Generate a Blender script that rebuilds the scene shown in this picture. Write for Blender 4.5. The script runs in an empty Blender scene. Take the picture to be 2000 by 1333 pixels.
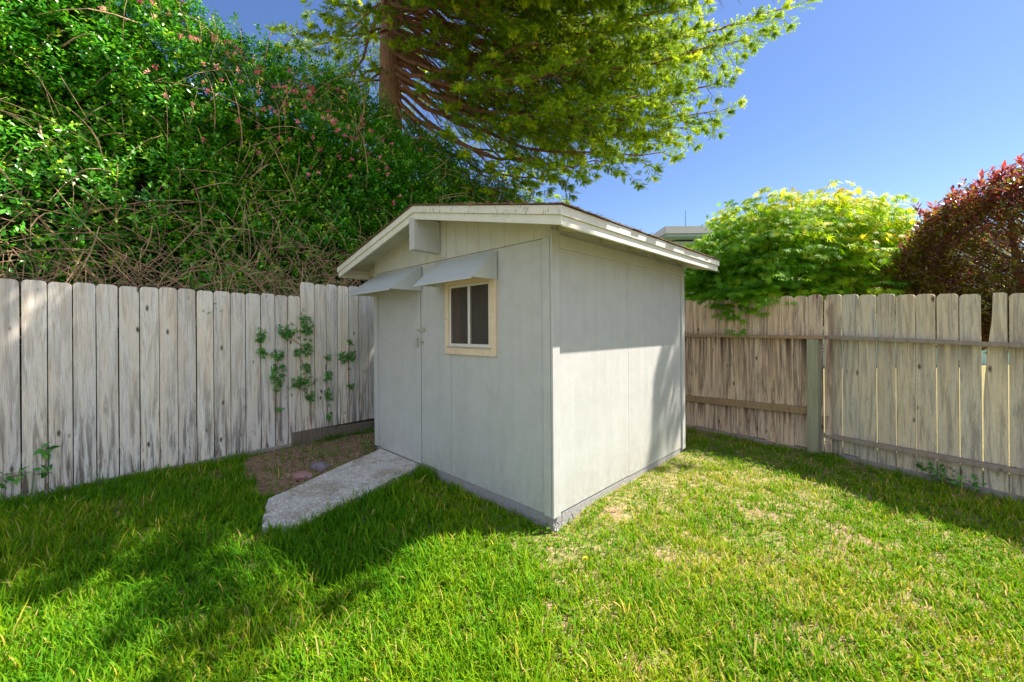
import bpy, bmesh, math, random
import numpy as np
from mathutils import Vector, Matrix
R = math.radians
rng = np.random.default_rng(7); random.seed(7)
sc = bpy.context.scene
col = sc.collection

# ---------------------------------------------------------------- camera, sky, sun, exposure
cam_d = bpy.data.cameras.new('camera'); cam = bpy.data.objects.new('camera', cam_d); col.objects.link(cam)
cam_d.sensor_width = 36; cam_d.lens = 14.04; cam_d.shift_y = -0.01125
cam_d.clip_start = 0.05; cam_d.clip_end = 2000
cam.matrix_world = Matrix.Translation((0, 0, 1.4)) @ Matrix.Rotation(R(90), 4, 'X') @ Matrix.Rotation(-0.0075, 4, 'Z')
sc.camera = cam
SUN_DIR = Vector((0.993, 0.140, 1.56)).normalized()          # towards the sun
elev = math.asin(SUN_DIR.z); azim = math.atan2(SUN_DIR.x, SUN_DIR.y)
w = bpy.data.worlds.new('World'); sc.world = w; w.use_nodes = True
nt = w.node_tree; nt.nodes.clear()
sky = nt.nodes.new('ShaderNodeTexSky'); sky.sky_type = 'NISHITA'; sky.sun_disc = False
sky.sun_elevation = elev; sky.sun_rotation = azim; sky.air_density = 1.0; sky.dust_density = 0.3; sky.ozone_density = 2.0
hs = nt.nodes.new('ShaderNodeHueSaturation'); hs.inputs['Saturation'].default_value = 1.16
hs.inputs['Hue'].default_value = 0.511
bg = nt.nodes.new('ShaderNodeBackground'); bg.inputs['Strength'].default_value = 0.068
wo = nt.nodes.new('ShaderNodeOutputWorld')
nt.links.new(sky.outputs[0], hs.inputs['Color'])
# bright cloud added to the unseen sky behind the photographer, to fill the shade
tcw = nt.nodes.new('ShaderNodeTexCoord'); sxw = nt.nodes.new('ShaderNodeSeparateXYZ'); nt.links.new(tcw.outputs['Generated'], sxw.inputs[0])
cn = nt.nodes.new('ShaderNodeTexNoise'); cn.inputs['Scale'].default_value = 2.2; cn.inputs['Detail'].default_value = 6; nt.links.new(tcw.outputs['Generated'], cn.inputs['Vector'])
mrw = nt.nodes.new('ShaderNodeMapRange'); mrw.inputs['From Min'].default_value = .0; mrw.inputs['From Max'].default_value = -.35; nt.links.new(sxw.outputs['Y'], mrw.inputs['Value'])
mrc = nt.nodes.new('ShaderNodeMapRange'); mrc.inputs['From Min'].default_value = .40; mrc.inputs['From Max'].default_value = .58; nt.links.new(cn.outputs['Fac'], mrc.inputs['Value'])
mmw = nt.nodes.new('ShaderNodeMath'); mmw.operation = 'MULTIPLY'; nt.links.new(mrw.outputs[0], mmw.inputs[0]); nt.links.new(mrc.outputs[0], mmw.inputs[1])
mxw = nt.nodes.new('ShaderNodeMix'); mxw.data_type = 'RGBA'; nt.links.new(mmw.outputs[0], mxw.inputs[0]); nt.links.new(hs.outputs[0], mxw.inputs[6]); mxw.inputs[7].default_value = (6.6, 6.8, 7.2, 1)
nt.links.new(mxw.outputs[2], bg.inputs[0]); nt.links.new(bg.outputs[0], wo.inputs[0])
sd = bpy.data.lights.new('sun', 'SUN'); sd.energy = 5.0; sd.angle = R(0.5); sd.color = (1, .89, .74)
so = bpy.data.objects.new('sun', sd); col.objects.link(so)
so.rotation_euler = SUN_DIR.to_track_quat('Z', 'Y').to_euler()
sc.view_settings.view_transform = 'Standard'; sc.view_settings.look = 'None'
sc.view_settings.exposure = 1.53; sc.view_settings.gamma = 1.0; sc.view_settings.use_curve_mapping = False
sc.cycles.max_bounces = 8; sc.cycles.transmission_bounces = 6; sc.cycles.transparent_max_bounces = 8

# ---------------------------------------------------------------- helpers
def tag(o, label=None, cat=None, group=None, kind=None):
    if label: o['label'] = label
    if cat: o['category'] = cat
    if group: o['group'] = group
    if kind: o['kind'] = kind
    return o
def empty(name, loc, rz=0):
    o = bpy.data.objects.new(name, None); col.objects.link(o); o.location = loc; o.rotation_euler = (0, 0, rz)
    o.empty_display_size = .2
    return o
def link(name, me, mat, parent=None):
    o = bpy.data.objects.new(name, me); col.objects.link(o)
    if mat: me.materials.append(mat)
    if parent: o.parent = parent
    return o
class MB:
    def __init__(s): s.v = []; s.f = []
    def poly(s, verts, faces):
        n = len(s.v); s.v += [tuple(p) for p in verts]; s.f += [tuple(i + n for i in f) for f in faces]; return s
    def box(s, x0, x1, y0, y1, z0, z1):
        return s.poly([(x0,y0,z0),(x1,y0,z0),(x1,y1,z0),(x0,y1,z0),(x0,y0,z1),(x1,y0,z1),(x1,y1,z1),(x0,y1,z1)],
            [(0,3,2,1),(4,5,6,7),(0,1,5,4),(1,2,6,5),(2,3,7,6),(3,0,4,7)])
    def prism(s, pts, vec):                                  # polygon extruded along a vector
        n = len(pts); vec = Vector(vec)
        P = [Vector(p) for p in pts]; Q = [p + vec for p in P]
        F = [tuple(range(n))[::-1], tuple(range(n, 2*n))] + [(i, (i+1) % n, n+(i+1) % n, n+i) for i in range(n)]
        return s.poly(P + Q, F)
    def plate(s, pts, t):
        P = [Vector(p) for p in pts]; nrm = (P[1]-P[0]).cross(P[2]-P[0]).normalized()
        return s.prism(P, nrm * t)
    def tube(s, pts, r0, r1=None, n=6):
        v, f = tube(pts, r0, r1, n); return s.poly(v, f)
    def build(s, name, mat, parent=None, bevel=0, smooth=False):
        me = bpy.data.meshes.new(name); me.from_pydata(s.v, [], s.f); me.update()
        bm = bmesh.new(); bm.from_mesh(me); bmesh.ops.recalc_face_normals(bm, faces=bm.faces); bm.to_mesh(me); bm.free()
        if smooth: me.polygons.foreach_set('use_smooth', [True]*len(me.polygons))
        o = link(name, me, mat, parent)
        if bevel:
            m = o.modifiers.new('bevel', 'BEVEL'); m.width = bevel; m.segments = 2; m.limit_method = 'ANGLE'
        return o
def tube(pts, r0, r1=None, n=6):
    if r1 is None: r1 = r0
    P = [Vector(p) for p in pts]; v = []; f = []
    for i, p in enumerate(P):
        d = (P[min(i+1, len(P)-1)] - P[max(i-1, 0)]).normalized()
        a = d.orthogonal().normalized() if i == 0 else (a - d*a.dot(d)).normalized()
        b = d.cross(a); r = r0 + (r1-r0)*i/(len(P)-1)
        for k in range(n):
            t = 2*math.pi*k/n; v.append(p + (a*math.cos(t) + b*math.sin(t))*r)
    for i in range(len(P)-1):
        for k in range(n):
            f.append((i*n+k, i*n+(k+1) % n, (i+1)*n+(k+1) % n, (i+1)*n+k))
    f.append(tuple(range(n))[::-1]); f.append(tuple((len(P)-1)*n+k for k in range(n)))
    return v, f
def raw_mesh(name, V, F, attrs=None, smooth=False):
    """V (n,3), F (m,k) with k constant; attrs {name: per-vertex float}"""
    me = bpy.data.meshes.new(name); k = F.shape[1]
    me.vertices.add(len(V)); me.vertices.foreach_set('co', np.ascontiguousarray(V, np.float32).ravel())
    me.loops.add(F.size); me.loops.foreach_set('vertex_index', np.ascontiguousarray(F, np.int32).ravel())
    me.polygons.add(len(F)); me.polygons.foreach_set('loop_start', np.arange(0, F.size, k, dtype=np.int32))
    if smooth: me.polygons.foreach_set('use_smooth', np.ones(len(F), bool))
    me.update(calc_edges=True)
    for an, av in (attrs or {}).items():
        a = me.attributes.new(an, 'FLOAT', 'POINT'); a.data.foreach_set('value', np.ascontiguousarray(av, np.float32))
    return me
def norm(a): return a/np.maximum(np.linalg.norm(a, axis=-1, keepdims=True), 1e-9)
def basis(d, up):
    """columns: side, dir(d), normal (n,3,3); template: y along d, z along normal"""
    d = norm(d); x = norm(np.cross(d, up)); z = np.cross(x, d)
    return np.stack([x, d, z], axis=2)
def scatter(name, tv, tf, B, P, S, tint=None, extra=None):
    n = len(P); k = len(tv)
    V = np.einsum('nij,kj->nki', B, tv) * (S[:, None, None] if S.ndim == 1 else 1) + P[:, None, :]
    F = (tf[None] + (np.arange(n)*k)[:, None, None]).reshape(-1, tf.shape[1])
    at = {}
    if tint is not None: at['tint'] = np.repeat(tint, k)
    return raw_mesh(name, V.reshape(-1, 3), F, at)
_perm = rng.random((64, 64, 64))
def vnoise(p, s=1.0):                                         # smooth value noise, p (n,3)
    q = np.asarray(p)*s; i = np.floor(q).astype(int); f = q-i; f = f*f*(3-2*f); out = 0
    for dx in (0, 1):
        for dy in (0, 1):
            for dz in (0, 1):
                wgt = (f[:, 0] if dx else 1-f[:, 0])*(f[:, 1] if dy else 1-f[:, 1])*(f[:, 2] if dz else 1-f[:, 2])
                out = out + wgt*_perm[(i[:, 0]+dx) % 64, (i[:, 1]+dy) % 64, (i[:, 2]+dz) % 64]
    return out
def fbm(p, s=1.0): return .55*vnoise(p, s)+.3*vnoise(p, s*2.1)+.15*vnoise(p, s*4.3)

# ---------------------------------------------------------------- materials
def mat(name):
    m = bpy.data.materials.new(name); m.use_nodes = True; nt = m.node_tree
    return m, nt, nt.nodes['Principled BSDF']
def N(nt, t, **kw):
    n = nt.nodes.new(t)
    for k, v in kw.items():
        if k in n.inputs: n.inputs[k].default_value = v
        else: setattr(n, k, v)
    return n
def ramp(nt, fac, stops, interp='LINEAR'):
    r = nt.nodes.new('ShaderNodeValToRGB'); e = r.color_ramp.elements; r.color_ramp.interpolation = interp
    while len(e) < len(stops): e.new(.5)
    for k, (p, c) in enumerate(stops): e[k].position = p; e[k].color = (*c, 1) if len(c) == 3 else c
    nt.links.new(fac, r.inputs[0]); return r.outputs[0]
def mix(nt, fac, a, b, mode='MIX'):
    m = nt.nodes.new('ShaderNodeMix'); m.data_type = 'RGBA'; m.blend_type = mode
    for sock, v in ((m.inputs[0], fac), (m.inputs[6], a), (m.inputs[7], b)):
        if hasattr(v, 'links'): nt.links.new(v, sock)
        elif isinstance(v, (int, float)): sock.default_value = v
        else: sock.default_value = (*v, 1)
    return m.outputs[2]
def coords(nt, scale=(1, 1, 1), offset_random=False, kind='Object'):
    tc = nt.nodes.new('ShaderNodeTexCoord'); mp = nt.nodes.new('ShaderNodeMapping')
    mp.inputs['Scale'].default_value = scale; nt.links.new(tc.outputs[kind], mp.inputs[0])
    if offset_random:
        oi = nt.nodes.new('ShaderNodeObjectInfo'); mu = N(nt, 'ShaderNodeMath', operation='MULTIPLY'); mu.inputs[1].default_value = 37.
        nt.links.new(oi.outputs['Random'], mu.inputs[0]); cb = nt.nodes.new('ShaderNodeCombineXYZ')
        nt.links.new(mu.outputs[0], cb.inputs[0]); nt.links.new(mu.outputs[0], cb.inputs[2]); nt.links.new(cb.outputs[0], mp.inputs['Location'])
    return mp.outputs[0]
def noise(nt, vec, scale, detail=4, rough=.55, dist=0):
    n = N(nt, 'ShaderNodeTexNoise', Scale=scale, Detail=detail, Roughness=rough, Distortion=dist)
    nt.links.new(vec, n.inputs['Vector']); return n.outputs['Fac']
def bump(nt, h, strength, dist, bsdf):
    b = N(nt, 'ShaderNodeBump', Strength=strength, Distance=dist); nt.links.new(h, b.inputs['Height']); nt.links.new(b.outputs[0], bsdf.inputs['Normal'])

def paint_mat(name, base, dark, crack=.5, streak_axis='h', chip=None):
    m, nt, b = mat(name)
    v = coords(nt, (1, 1, 1))
    n1 = noise(nt, v, 1.3, 3)
    c = mix(nt, n1, base, tuple(x*.88 for x in base))
    hv = coords(nt, (5, 5, 120) if streak_axis == 'h' else (60, 60, 2.5))
    n2 = noise(nt, hv, 4, 5, .65)
    vv = coords(nt, (38, 38, 1.6)); n3 = noise(nt, vv, 3.2, 5, .6)
    st = ramp(nt, n3, [(0, (1, 1, 1)), (.315, (1, 1, 1)), (.36, (0, 0, 0)), (1, (0, 0, 0))])
    big = ramp(nt, noise(nt, v, 2.3, 3), [(0, (0, 0, 0)), (.5, (0, 0, 0)), (.7, (1, 1, 1)), (1, (1, 1, 1))])
    ck = mix(nt, 1.0, st, big, 'MULTIPLY')
    f = N(nt, 'ShaderNodeMath', operation='MULTIPLY'); nt.links.new(ck, f.inputs[0]); f.inputs[1].default_value = crack
    c = mix(nt, f.outputs[0], c, dark)
    s2 = ramp(nt, n2, [(.3, (.78, .78, .76)), (.55, (1, 1, 1)), (1, (1.0, 1.0, 1.0))])
    c = mix(nt, .6, c, s2, 'MULTIPLY')
    # mud splash and mildew near the ground, faint runs down the face
    tcz = nt.nodes.new('ShaderNodeTexCoord'); sz = nt.nodes.new('ShaderNodeSeparateXYZ'); nt.links.new(tcz.outputs['Object'], sz.inputs[0])
    mz = N(nt, 'ShaderNodeMapRange'); mz.inputs['From Min'].default_value = .42; mz.inputs['From Max'].default_value = .08; nt.links.new(sz.outputs['Z'], mz.inputs['Value'])
    sp0 = ramp(nt, noise(nt, coords(nt, (9, 9, 5)), 2.2, 5, .7), [(.38, (0, 0, 0)), (.72, (1, 1, 1))])
    ms_ = N(nt, 'ShaderNodeMath', operation='MULTIPLY'); nt.links.new(mz.outputs[0], ms_.inputs[0]); nt.links.new(sp0, ms_.inputs[1])
    ms2 = N(nt, 'ShaderNodeMath', operation='MULTIPLY'); nt.links.new(ms_.outputs[0], ms2.inputs[0]); ms2.inputs[1].default_value = .55
    c = mix(nt, ms2.outputs[0], c, (.30, .27, .20))
    run = ramp(nt, noise(nt, coords(nt, (7, 7, .35)), 2.0, 5, .6), [(.35, (.86, .86, .84)), (.6, (1.04, 1.04, 1.04))]); c = mix(nt, .28, c, run, 'MULTIPLY')
    blot = ramp(nt, noise(nt, coords(nt, (1, 1, 1)), 5.5, 5, .7), [(.35, (.92, .92, .91)), (.6, (1.03, 1.03, 1.03))]); c = mix(nt, .8, c, blot, 'MULTIPLY')
    if chip:                                                  # flaked paint spots with the wood showing
        sp = ramp(nt, noise(nt, coords(nt, (1, 1, .35)), 42, 4, .7), [(0, (0, 0, 0)), (.70, (0, 0, 0)), (.72, (1, 1, 1)), (1, (1, 1, 1))])
        c = mix(nt, sp, c, chip)
    nt.links.new(c, b.inputs['Base Color']); b.inputs['Roughness'].default_value = .62
    b.inputs['Specular IOR Level'].default_value = .3
    ad = N(nt, 'ShaderNodeMath', operation='MULTIPLY_ADD'); nt.links.new(st, ad.inputs[0]); ad.inputs[1].default_value = -.5; nt.links.new(n2, ad.inputs[2])
    bump(nt, ad.outputs[0], .5, .0035, b)
    return m
M_WALL = paint_mat('painted_siding', (.51, .53, .55), (.22, .19, .15), .9)
M_GABLE = paint_mat('painted_gable', (.54, .55, .50), (.2, .2, .17), .4, 'v')
M_TRIM = paint_mat('painted_trim', (.51, .53, .55), (.2, .18, .15), .5, 'v')
M_FASCIA = paint_mat('white_fascia', (.74, .74, .70), (.3, .27, .22), .25, 'h', chip=(.35, .3, .24))
M_CASING = paint_mat('peach_casing', (.76, .62, .47), (.30, .19, .10), .9, 'v', chip=(.38, .27, .16))
M_SOFFIT = paint_mat('soffit', (.52, .52, .40), (.2, .18, .12), .4)

def simple(name, c, rough=.5, metal=0., nscale=None, var=.25, bstr=0., bd=.002):
    m, nt, b = mat(name); b.inputs['Roughness'].default_value = rough; b.inputs['Metallic'].default_value = metal
    if nscale:
        n = noise(nt, coords(nt), nscale, 6, .65)
        nt.links.new(mix(nt, n, tuple(x*(1-var) for x in c), tuple(min(1, x*(1+var)) for x in c)), b.inputs['Base Color'])
        if bstr: bump(nt, n, bstr, bd, b)
    else: b.inputs['Base Color'].default_value = (*c, 1)
    return m
M_AWN = simple('awning_metal', (.46, .50, .53), .5, .0, 5, .06)
M_ALU = simple('aluminium', (.70, .71, .70), .45, .5, 30, .15)
M_WIRE = simple('galvanised_wire', (.20, .16, .13), .7, .2)
M_STEEL = simple('weathered_steel', (.42, .42, .38), .6, .4, 60, .3)
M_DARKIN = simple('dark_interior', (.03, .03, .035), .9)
M_CURT = simple('brown_curtain', (.30, .12, .07), .9, 0, 20, .3)
M_SEAM = simple('dark_seam', (.06, .055, .045), .9)
M_SHINGLE = simple('brown_shingle', (.14, .085, .05), .9, 0, 45, .55, .8, .006)
M_NEEDLE_LITTER = simple('dry_needles', (.20, .11, .055), .8)
M_PUTTY = M_WALL
g = bpy.data.materials.new('window_glass'); g.use_nodes = True; b = g.node_tree.nodes['Principled BSDF']
b.inputs['Base Color'].default_value = (.05, .06, .08, 1); b.inputs['Roughness'].default_value = .12; b.inputs['Alpha'].default_value = .35; b.inputs['Specular IOR Level'].default_value = .12
M_GLASS = g

def concrete(name, c, pebble=True):
    m, nt, b = mat(name); v = coords(nt)
    n1 = noise(nt, v, 3, 5); n2 = noise(nt, v, 55, 5, .7)
    cc = mix(nt, n1, tuple(x*.82 for x in c), c)
    vo = N(nt, 'ShaderNodeTexVoronoi', Scale=70.); nt.links.new(v, vo.inputs['Vector'])
    if pebble:
        pc = ramp(nt, vo.outputs['Color'], [(0, (.38, .34, .30)), (.3, (.95, .95, .95)), (.55, (.62, .58, .55)), (.8, (1.35, 1.35, 1.35)), (1, (.45, .45, .48))])
        cc = mix(nt, .8, cc, pc, 'MULTIPLY')
    gr = ramp(nt, n2, [(.3, (.55, .53, .5)), (.5, (1, 1, 1)), (1, (1.1, 1.1, 1.1))])
    cc = mix(nt, .8, cc, gr, 'MULTIPLY')
    if pebble:
        stn = ramp(nt, noise(nt, v, 4.2, 6, .7), [(.46, (1, 1, 1)), (.62, (.62, .54, .45))]); cc = mix(nt, .8, cc, stn, 'MULTIPLY')
    nt.links.new(cc, b.inputs['Base Color']); b.inputs['Roughness'].default_value = .9
    ad = N(nt, 'ShaderNodeMath', operation='MULTIPLY_ADD'); nt.links.new(vo.outputs['Distance'], ad.inputs[0]); ad.inputs[1].default_value = -.6 if pebble else 0.; nt.links.new(n2, ad.inputs[2])
    bump(nt, ad.outputs[0], .9, .006, b)
    return m
M_CONC = concrete('exposed_aggregate', (.68, .67, .67))
M_FOUND = concrete('foundation_concrete', (.34, .34, .36), False)

def wood(name, light, mid, warm, dark, darkness=.5, lowstain=.6, spots=0.0, bands=()):
    m, nt, b = mat(name)
    v = coords(nt, (1, 1, 1), True)
    grain = noise(nt, coords(nt, (34, 34, 1.5), True), 2.6, 7, .68, .5)
    broad = noise(nt, coords(nt, (7, 7, .7), True), 1.9, 5, .6, .3)
    c = ramp(nt, grain, [(.30, mid), (.42, light), (.50, tuple(x*.82 for x in light)), (.58, light), (.70, mid)])
    fine = noise(nt, coords(nt, (90, 90, 3.0), True), 2.2, 4, .6); c = mix(nt, .55, c, ramp(nt, fine, [(.35, (.55, .53, .5)), (.55, (1, 1, 1))]), 'MULTIPLY')
    wf = ramp(nt, broad, [(.38, (0, 0, 0)), (.62, (1, 1, 1))]); c = mix(nt, mix(nt, .55, (0, 0, 0), wf), c, warm)
    ds = noise(nt, coords(nt, (13, 13, .9), True), 2.1, 6, .7, .6)
    df = ramp(nt, ds, [(.47, (0, 0, 0)), (.60, (1, 1, 1))])
    # weathering that gathers at the foot of the board
    tc = nt.nodes.new('ShaderNodeTexCoord'); sx = nt.nodes.new('ShaderNodeSeparateXYZ'); nt.links.new(tc.outputs['Object'], sx.inputs[0])
    mr = N(nt, 'ShaderNodeMapRange'); mr.inputs['From Min'].default_value = .95; mr.inputs['From Max'].default_value = .05
    mr.inputs['To Min'].default_value = darkness; mr.inputs['To Max'].default_value = min(1, darkness+lowstain); nt.links.new(sx.outputs['Z'], mr.inputs['Value'])
    mu = N(nt, 'ShaderNodeMath', operation='MULTIPLY'); nt.links.new(df, mu.inputs[0]); nt.links.new(mr.outputs[0], mu.inputs[1])
    c = mix(nt, mu.outputs[0], c, dark)
    for (zt_, zb0, amt) in bands:                            # rust and water stains running down from a rail
        m1 = N(nt, 'ShaderNodeMapRange'); m1.inputs['From Min'].default_value = zb0; m1.inputs['From Max'].default_value = zt_; nt.links.new(sx.outputs['Z'], m1.inputs['Value'])
        lt = N(nt, 'ShaderNodeMath', operation='LESS_THAN'); nt.links.new(sx.outputs['Z'], lt.inputs[0]); lt.inputs[1].default_value = zt_+.01
        sn_ = ramp(nt, noise(nt, coords(nt, (15, 15, .5), True), 1.7, 4, .6, .4), [(.42, (0, 0, 0)), (.60, (1, 1, 1))])
        k1 = N(nt, 'ShaderNodeMath', operation='MULTIPLY'); nt.links.new(m1.outputs[0], k1.inputs[0]); nt.links.new(lt.outputs[0], k1.inputs[1])
        k2 = N(nt, 'ShaderNodeMath', operation='MULTIPLY'); nt.links.new(k1.outputs[0], k2.inputs[0]); nt.links.new(sn_, k2.inputs[1])
        k3 = N(nt, 'ShaderNodeMath', operation='MULTIPLY'); nt.links.new(k2.outputs[0], k3.inputs[0]); k3.inputs[1].default_value = amt
        c = mix(nt, k3.outputs[0], c, dark)
    # knots
    vo = N(nt, 'ShaderNodeTexVoronoi', Scale=1.0); kv = coords(nt, (9.5, 9.5, 4.2), True)
    nd = N(nt, 'ShaderNodeTexNoise', Scale=14., Detail=2.); nt.links.new(v, nd.inputs['Vector'])
    va = N(nt, 'ShaderNodeVectorMath', operation='MULTIPLY_ADD'); nt.links.new(nd.outputs['Color'], va.inputs[0]); va.inputs[1].default_value = (.12, .12, .12); nt.links.new(kv, va.inputs[2])
    nt.links.new(va.outputs[0], vo.inputs['Vector'])
    kf = ramp(nt, vo.outputs['Distance'], [(.05, (1, 1, 1)), (.12, (.45, .45, .45)), (.15, (.0, .0, .0))])
    ck = ramp(nt, vo.outputs['Color'], [(.42, (0, 0, 0)), (.45, (1, 1, 1))])
    kf = mix(nt, 1., kf, ck, 'MULTIPLY')
    c = mix(nt, kf, c, (.10, .075, .055))
    if spots:
        sf = ramp(nt, noise(nt, v, 32, 4, .6), [(.56, (0, 0, 0)), (.64, (1, 1, 1))]); c = mix(nt, mix(nt, spots, (0, 0, 0), sf), c, (.42, .42, .38))
    oi = nt.nodes.new('ShaderNodeObjectInfo')
    rv = ramp(nt, oi.outputs['Random'], [(0, (.80, .80, .82)), (.35, (1.0, .98, .95)), (.7, (.9, .92, .95)), (1, (1.1, 1.08, 1.03))])
    c = mix(nt, 1., c, rv, 'MULTIPLY')
    nt.links.new(c, b.inputs['Base Color']); b.inputs['Roughness'].default_value = .85; b.inputs['Specular IOR Level'].default_value = .2
    bump(nt, grain, .5, .004, b)
    return m
M_FL = wood('weathered_pickets_pale', (.90, .88, .86), (.50, .48, .46), (.80, .67, .52), (.11, .085, .06), .30, .62)
M_FB = wood('weathered_pickets_brown', (.84, .68, .54), (.42, .31, .24), (.74, .52, .34), (.09, .055, .05), .6, .1, 0, ((1.27, .45, 1.), (.42, .12, .9)))
M_FR = wood('weathered_pickets_tan', (.78, .71, .58), (.42, .37, .30), (.70, .57, .38), (.15, .13, .13), .45, .15, .35, ((1.25, .85, .6),))
M_RAIL = wood('rail_wood', (.36, .26, .17), (.24, .16, .10), (.36, .23, .13), (.12, .08, .05), .3, 0)
M_RAILG = wood('rail_wood_grey', (.44, .38, .33), (.28, .23, .20), (.42, .33, .26), (.14, .11, .10), .3, 0)
M_POST = wood('post_wood', (.42, .42, .31), (.29, .29, .21), (.38, .39, .26), (.16, .15, .11), .3, .1)
M_KICK = wood('kickboard_wood', (.24, .20, .16), (.15, .12, .10), (.22, .17, .12), (.07, .06, .05), .3, 0)
M_KICKG = wood('sill_wood', (.42, .40, .38), (.30, .28, .27), (.38, .34, .31), (.16, .14, .13), .3, 0)

def leaf_mat(name, stops, trans, rough=.35, spec=.5, tr_gain=1.6, tr_hue=(1., 1., 1.)):
    m, nt, b = mat(name)
    at = nt.nodes.new('ShaderNodeAttribute'); at.attribute_name = 'tint'
    c = ramp(nt, at.outputs['Fac'], stops)
    nt.links.new(c, b.inputs['Base Color']); b.inputs['Roughness'].default_value = rough; b.inputs['Specular IOR Level'].default_value = spec
    t = nt.nodes.new('ShaderNodeBsdfTranslucent'); nt.links.new(mix(nt, 1., c, tuple(tr_gain*x for x in tr_hue), 'MULTIPLY'), t.inputs[0])
    ms = nt.nodes.new('ShaderNodeMixShader'); ms.inputs[0].default_value = trans
    nt.links.new(b.outputs[0], ms.inputs[1]); nt.links.new(t.outputs[0], ms.inputs[2])
    nt.links.new(ms.outputs[0], nt.nodes['Material Output'].inputs['Surface'])
    return m
M_GRASS = leaf_mat('grass_blades', [(0, (.022, .15, .003)), (.4, (.08, .24, .005)), (.75, (.25, .38, .006)), (.88, (.44, .40, .04)), (1, (.56, .42, .20))], .35, .6, .12, 1.3)
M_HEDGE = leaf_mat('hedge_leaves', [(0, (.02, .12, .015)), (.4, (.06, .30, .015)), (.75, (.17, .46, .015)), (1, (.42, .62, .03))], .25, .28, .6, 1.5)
M_BLOSSOM = leaf_mat('pink_blossom', [(0, (.70, .10, .24)), (.6, (.80, .25, .30)), (1, (.80, .48, .36))], .3, .6, .2)
M_SPRUCE = leaf_mat('spruce_needles', [(0, (.05, .13, .012)), (.45, (.14, .25, .012)), (.8, (.24, .38, .015)), (1, (.44, .50, .03))], .48, .5, .3, 2.4, (1.15, 1., .5))
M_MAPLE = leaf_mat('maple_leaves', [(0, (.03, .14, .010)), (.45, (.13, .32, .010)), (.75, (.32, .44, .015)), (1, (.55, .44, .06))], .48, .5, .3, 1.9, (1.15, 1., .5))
M_RED = leaf_mat('purple_leaves', [(0, (.13, .18, .02)), (.3, (.20, .15, .03)), (.6, (.10, .035, .07)), (.8, (.14, .035, .06)), (1, (.26, .05, .045))], .38, .3, .5, 2.2, (1.3, .9, .6))
M_VINE = leaf_mat('vine_leaves', [(0, (.03, .16, .02)), (.6, (.07, .28, .03)), (1, (.18, .42, .04))], .25, .4, .5, 1.4)
M_WEED = M_VINE
def bark(name, a, c2, sc_=(9, 9, 2.2)):
    m, nt, b = mat(name); n = noise(nt, coords(nt, sc_), 3, 7, .7, .6)
    nt.links.new(ramp(nt, n, [(.3, a), (.65, c2)]), b.inputs['Base Color']); b.inputs['Roughness'].default_value = .9
    bump(nt, n, 1., .03, b); return m
M_BARK = bark('spruce_bark', (.14, .07, .05), (.50, .28, .20))
M_LIMB = bark('spruce_limb_bark', (.10, .048, .028), (.38, .18, .10))
M_STEM = bark('dry_stems', (.20, .11, .06), (.62, .44, .28), (6, 6, 6))
M_STEMG = bark('young_stems', (.08, .09, .03), (.16, .14, .06), (6, 6, 6))
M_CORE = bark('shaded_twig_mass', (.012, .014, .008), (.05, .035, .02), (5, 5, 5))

# ground
def in_poly(p, poly):
    x, y = p[:, 0], p[:, 1]; r = np.zeros(len(p), bool); j = len(poly)-1
    for i in range(len(poly)):
        xi, yi = poly[i]; xj, yj = poly[j]
        r ^= ((yi > y) != (yj > y)) & (x < (xj-xi)*(y-yi)/(yj-yi+1e-12)+xi); j = i
    return r
DIRT = [(-3.0, 4.4), (-2.6, 3.85), (-2.16, 3.42), (-2.0, 3.2), (-1.4, 4.4), (-1.5, 4.62), (-1.75, 5.5), (-2.1, 5.35), (-2.7, 4.84)]
SLAB = [(-1.482, 4.48), (-.903, 3.93), (-1.25, 3.27), (-1.57, 2.74), (-1.78, 2.82), (-2.012, 3.27)]
BALD = [(-3.1, 3.27, .17), (-2.86, 3.88, .15), (-2.5, 3.75, .10), (2.2, 2.2, .16), (2.03, 1.92, .20), (2.2, 2.7, .14), (.3, 2.0, .10), (1.37, 1.75, .16), (1.9, 2.95, .12), (.75, 3.0, .08), (1.25, 2.05, .08), (2.55, 2.35, .12), (1.75, 1.72, .12), (.55, 1.66, .1), (.95, 2.45, .07), (2.0, 2.45, .12), (-1.2, 1.8, .08), (-.75, 3.45, .14), (3.0, 4.3, .16), (3.75, 3.3, .15)]
def dirtness(p):
    d = np.zeros(len(p)); P3 = np.c_[p[:, :2], np.zeros(len(p))]
    nz = fbm(P3, 6.5)
    for x, y, r in BALD:
        q = np.hypot(p[:, 0]-x, (p[:, 1]-y)*1.0)/r; d = np.maximum(d, np.clip(1.15-q+(nz-.5)*3.6, 0, .66))
    di = in_poly(p[:, :2]+np.c_[(nz-.5)*.25, (fbm(P3+9, 6.5)-.5)*.25], DIRT); d[di] = 1
    # thin margin beside the two right fences
    for (a, b_) in (((2.2, 6.0), (3.35, 4.45)), ((3.45, 4.4), (4.6, 1.95))):
        a = np.array(a); b_ = np.array(b_); v = (b_-a)/np.linalg.norm(b_-a); q = p[:, :2]-a
        dist = np.abs(q[:, 0]*v[1]-q[:, 1]*v[0]); al = q@v
        d = np.maximum(d, np.where((al > 0) & (al < np.linalg.norm(b_-a)), np.clip(1.1-dist/.16+(nz-.5)*1.4, 0, 1), 0))
    return d
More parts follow.
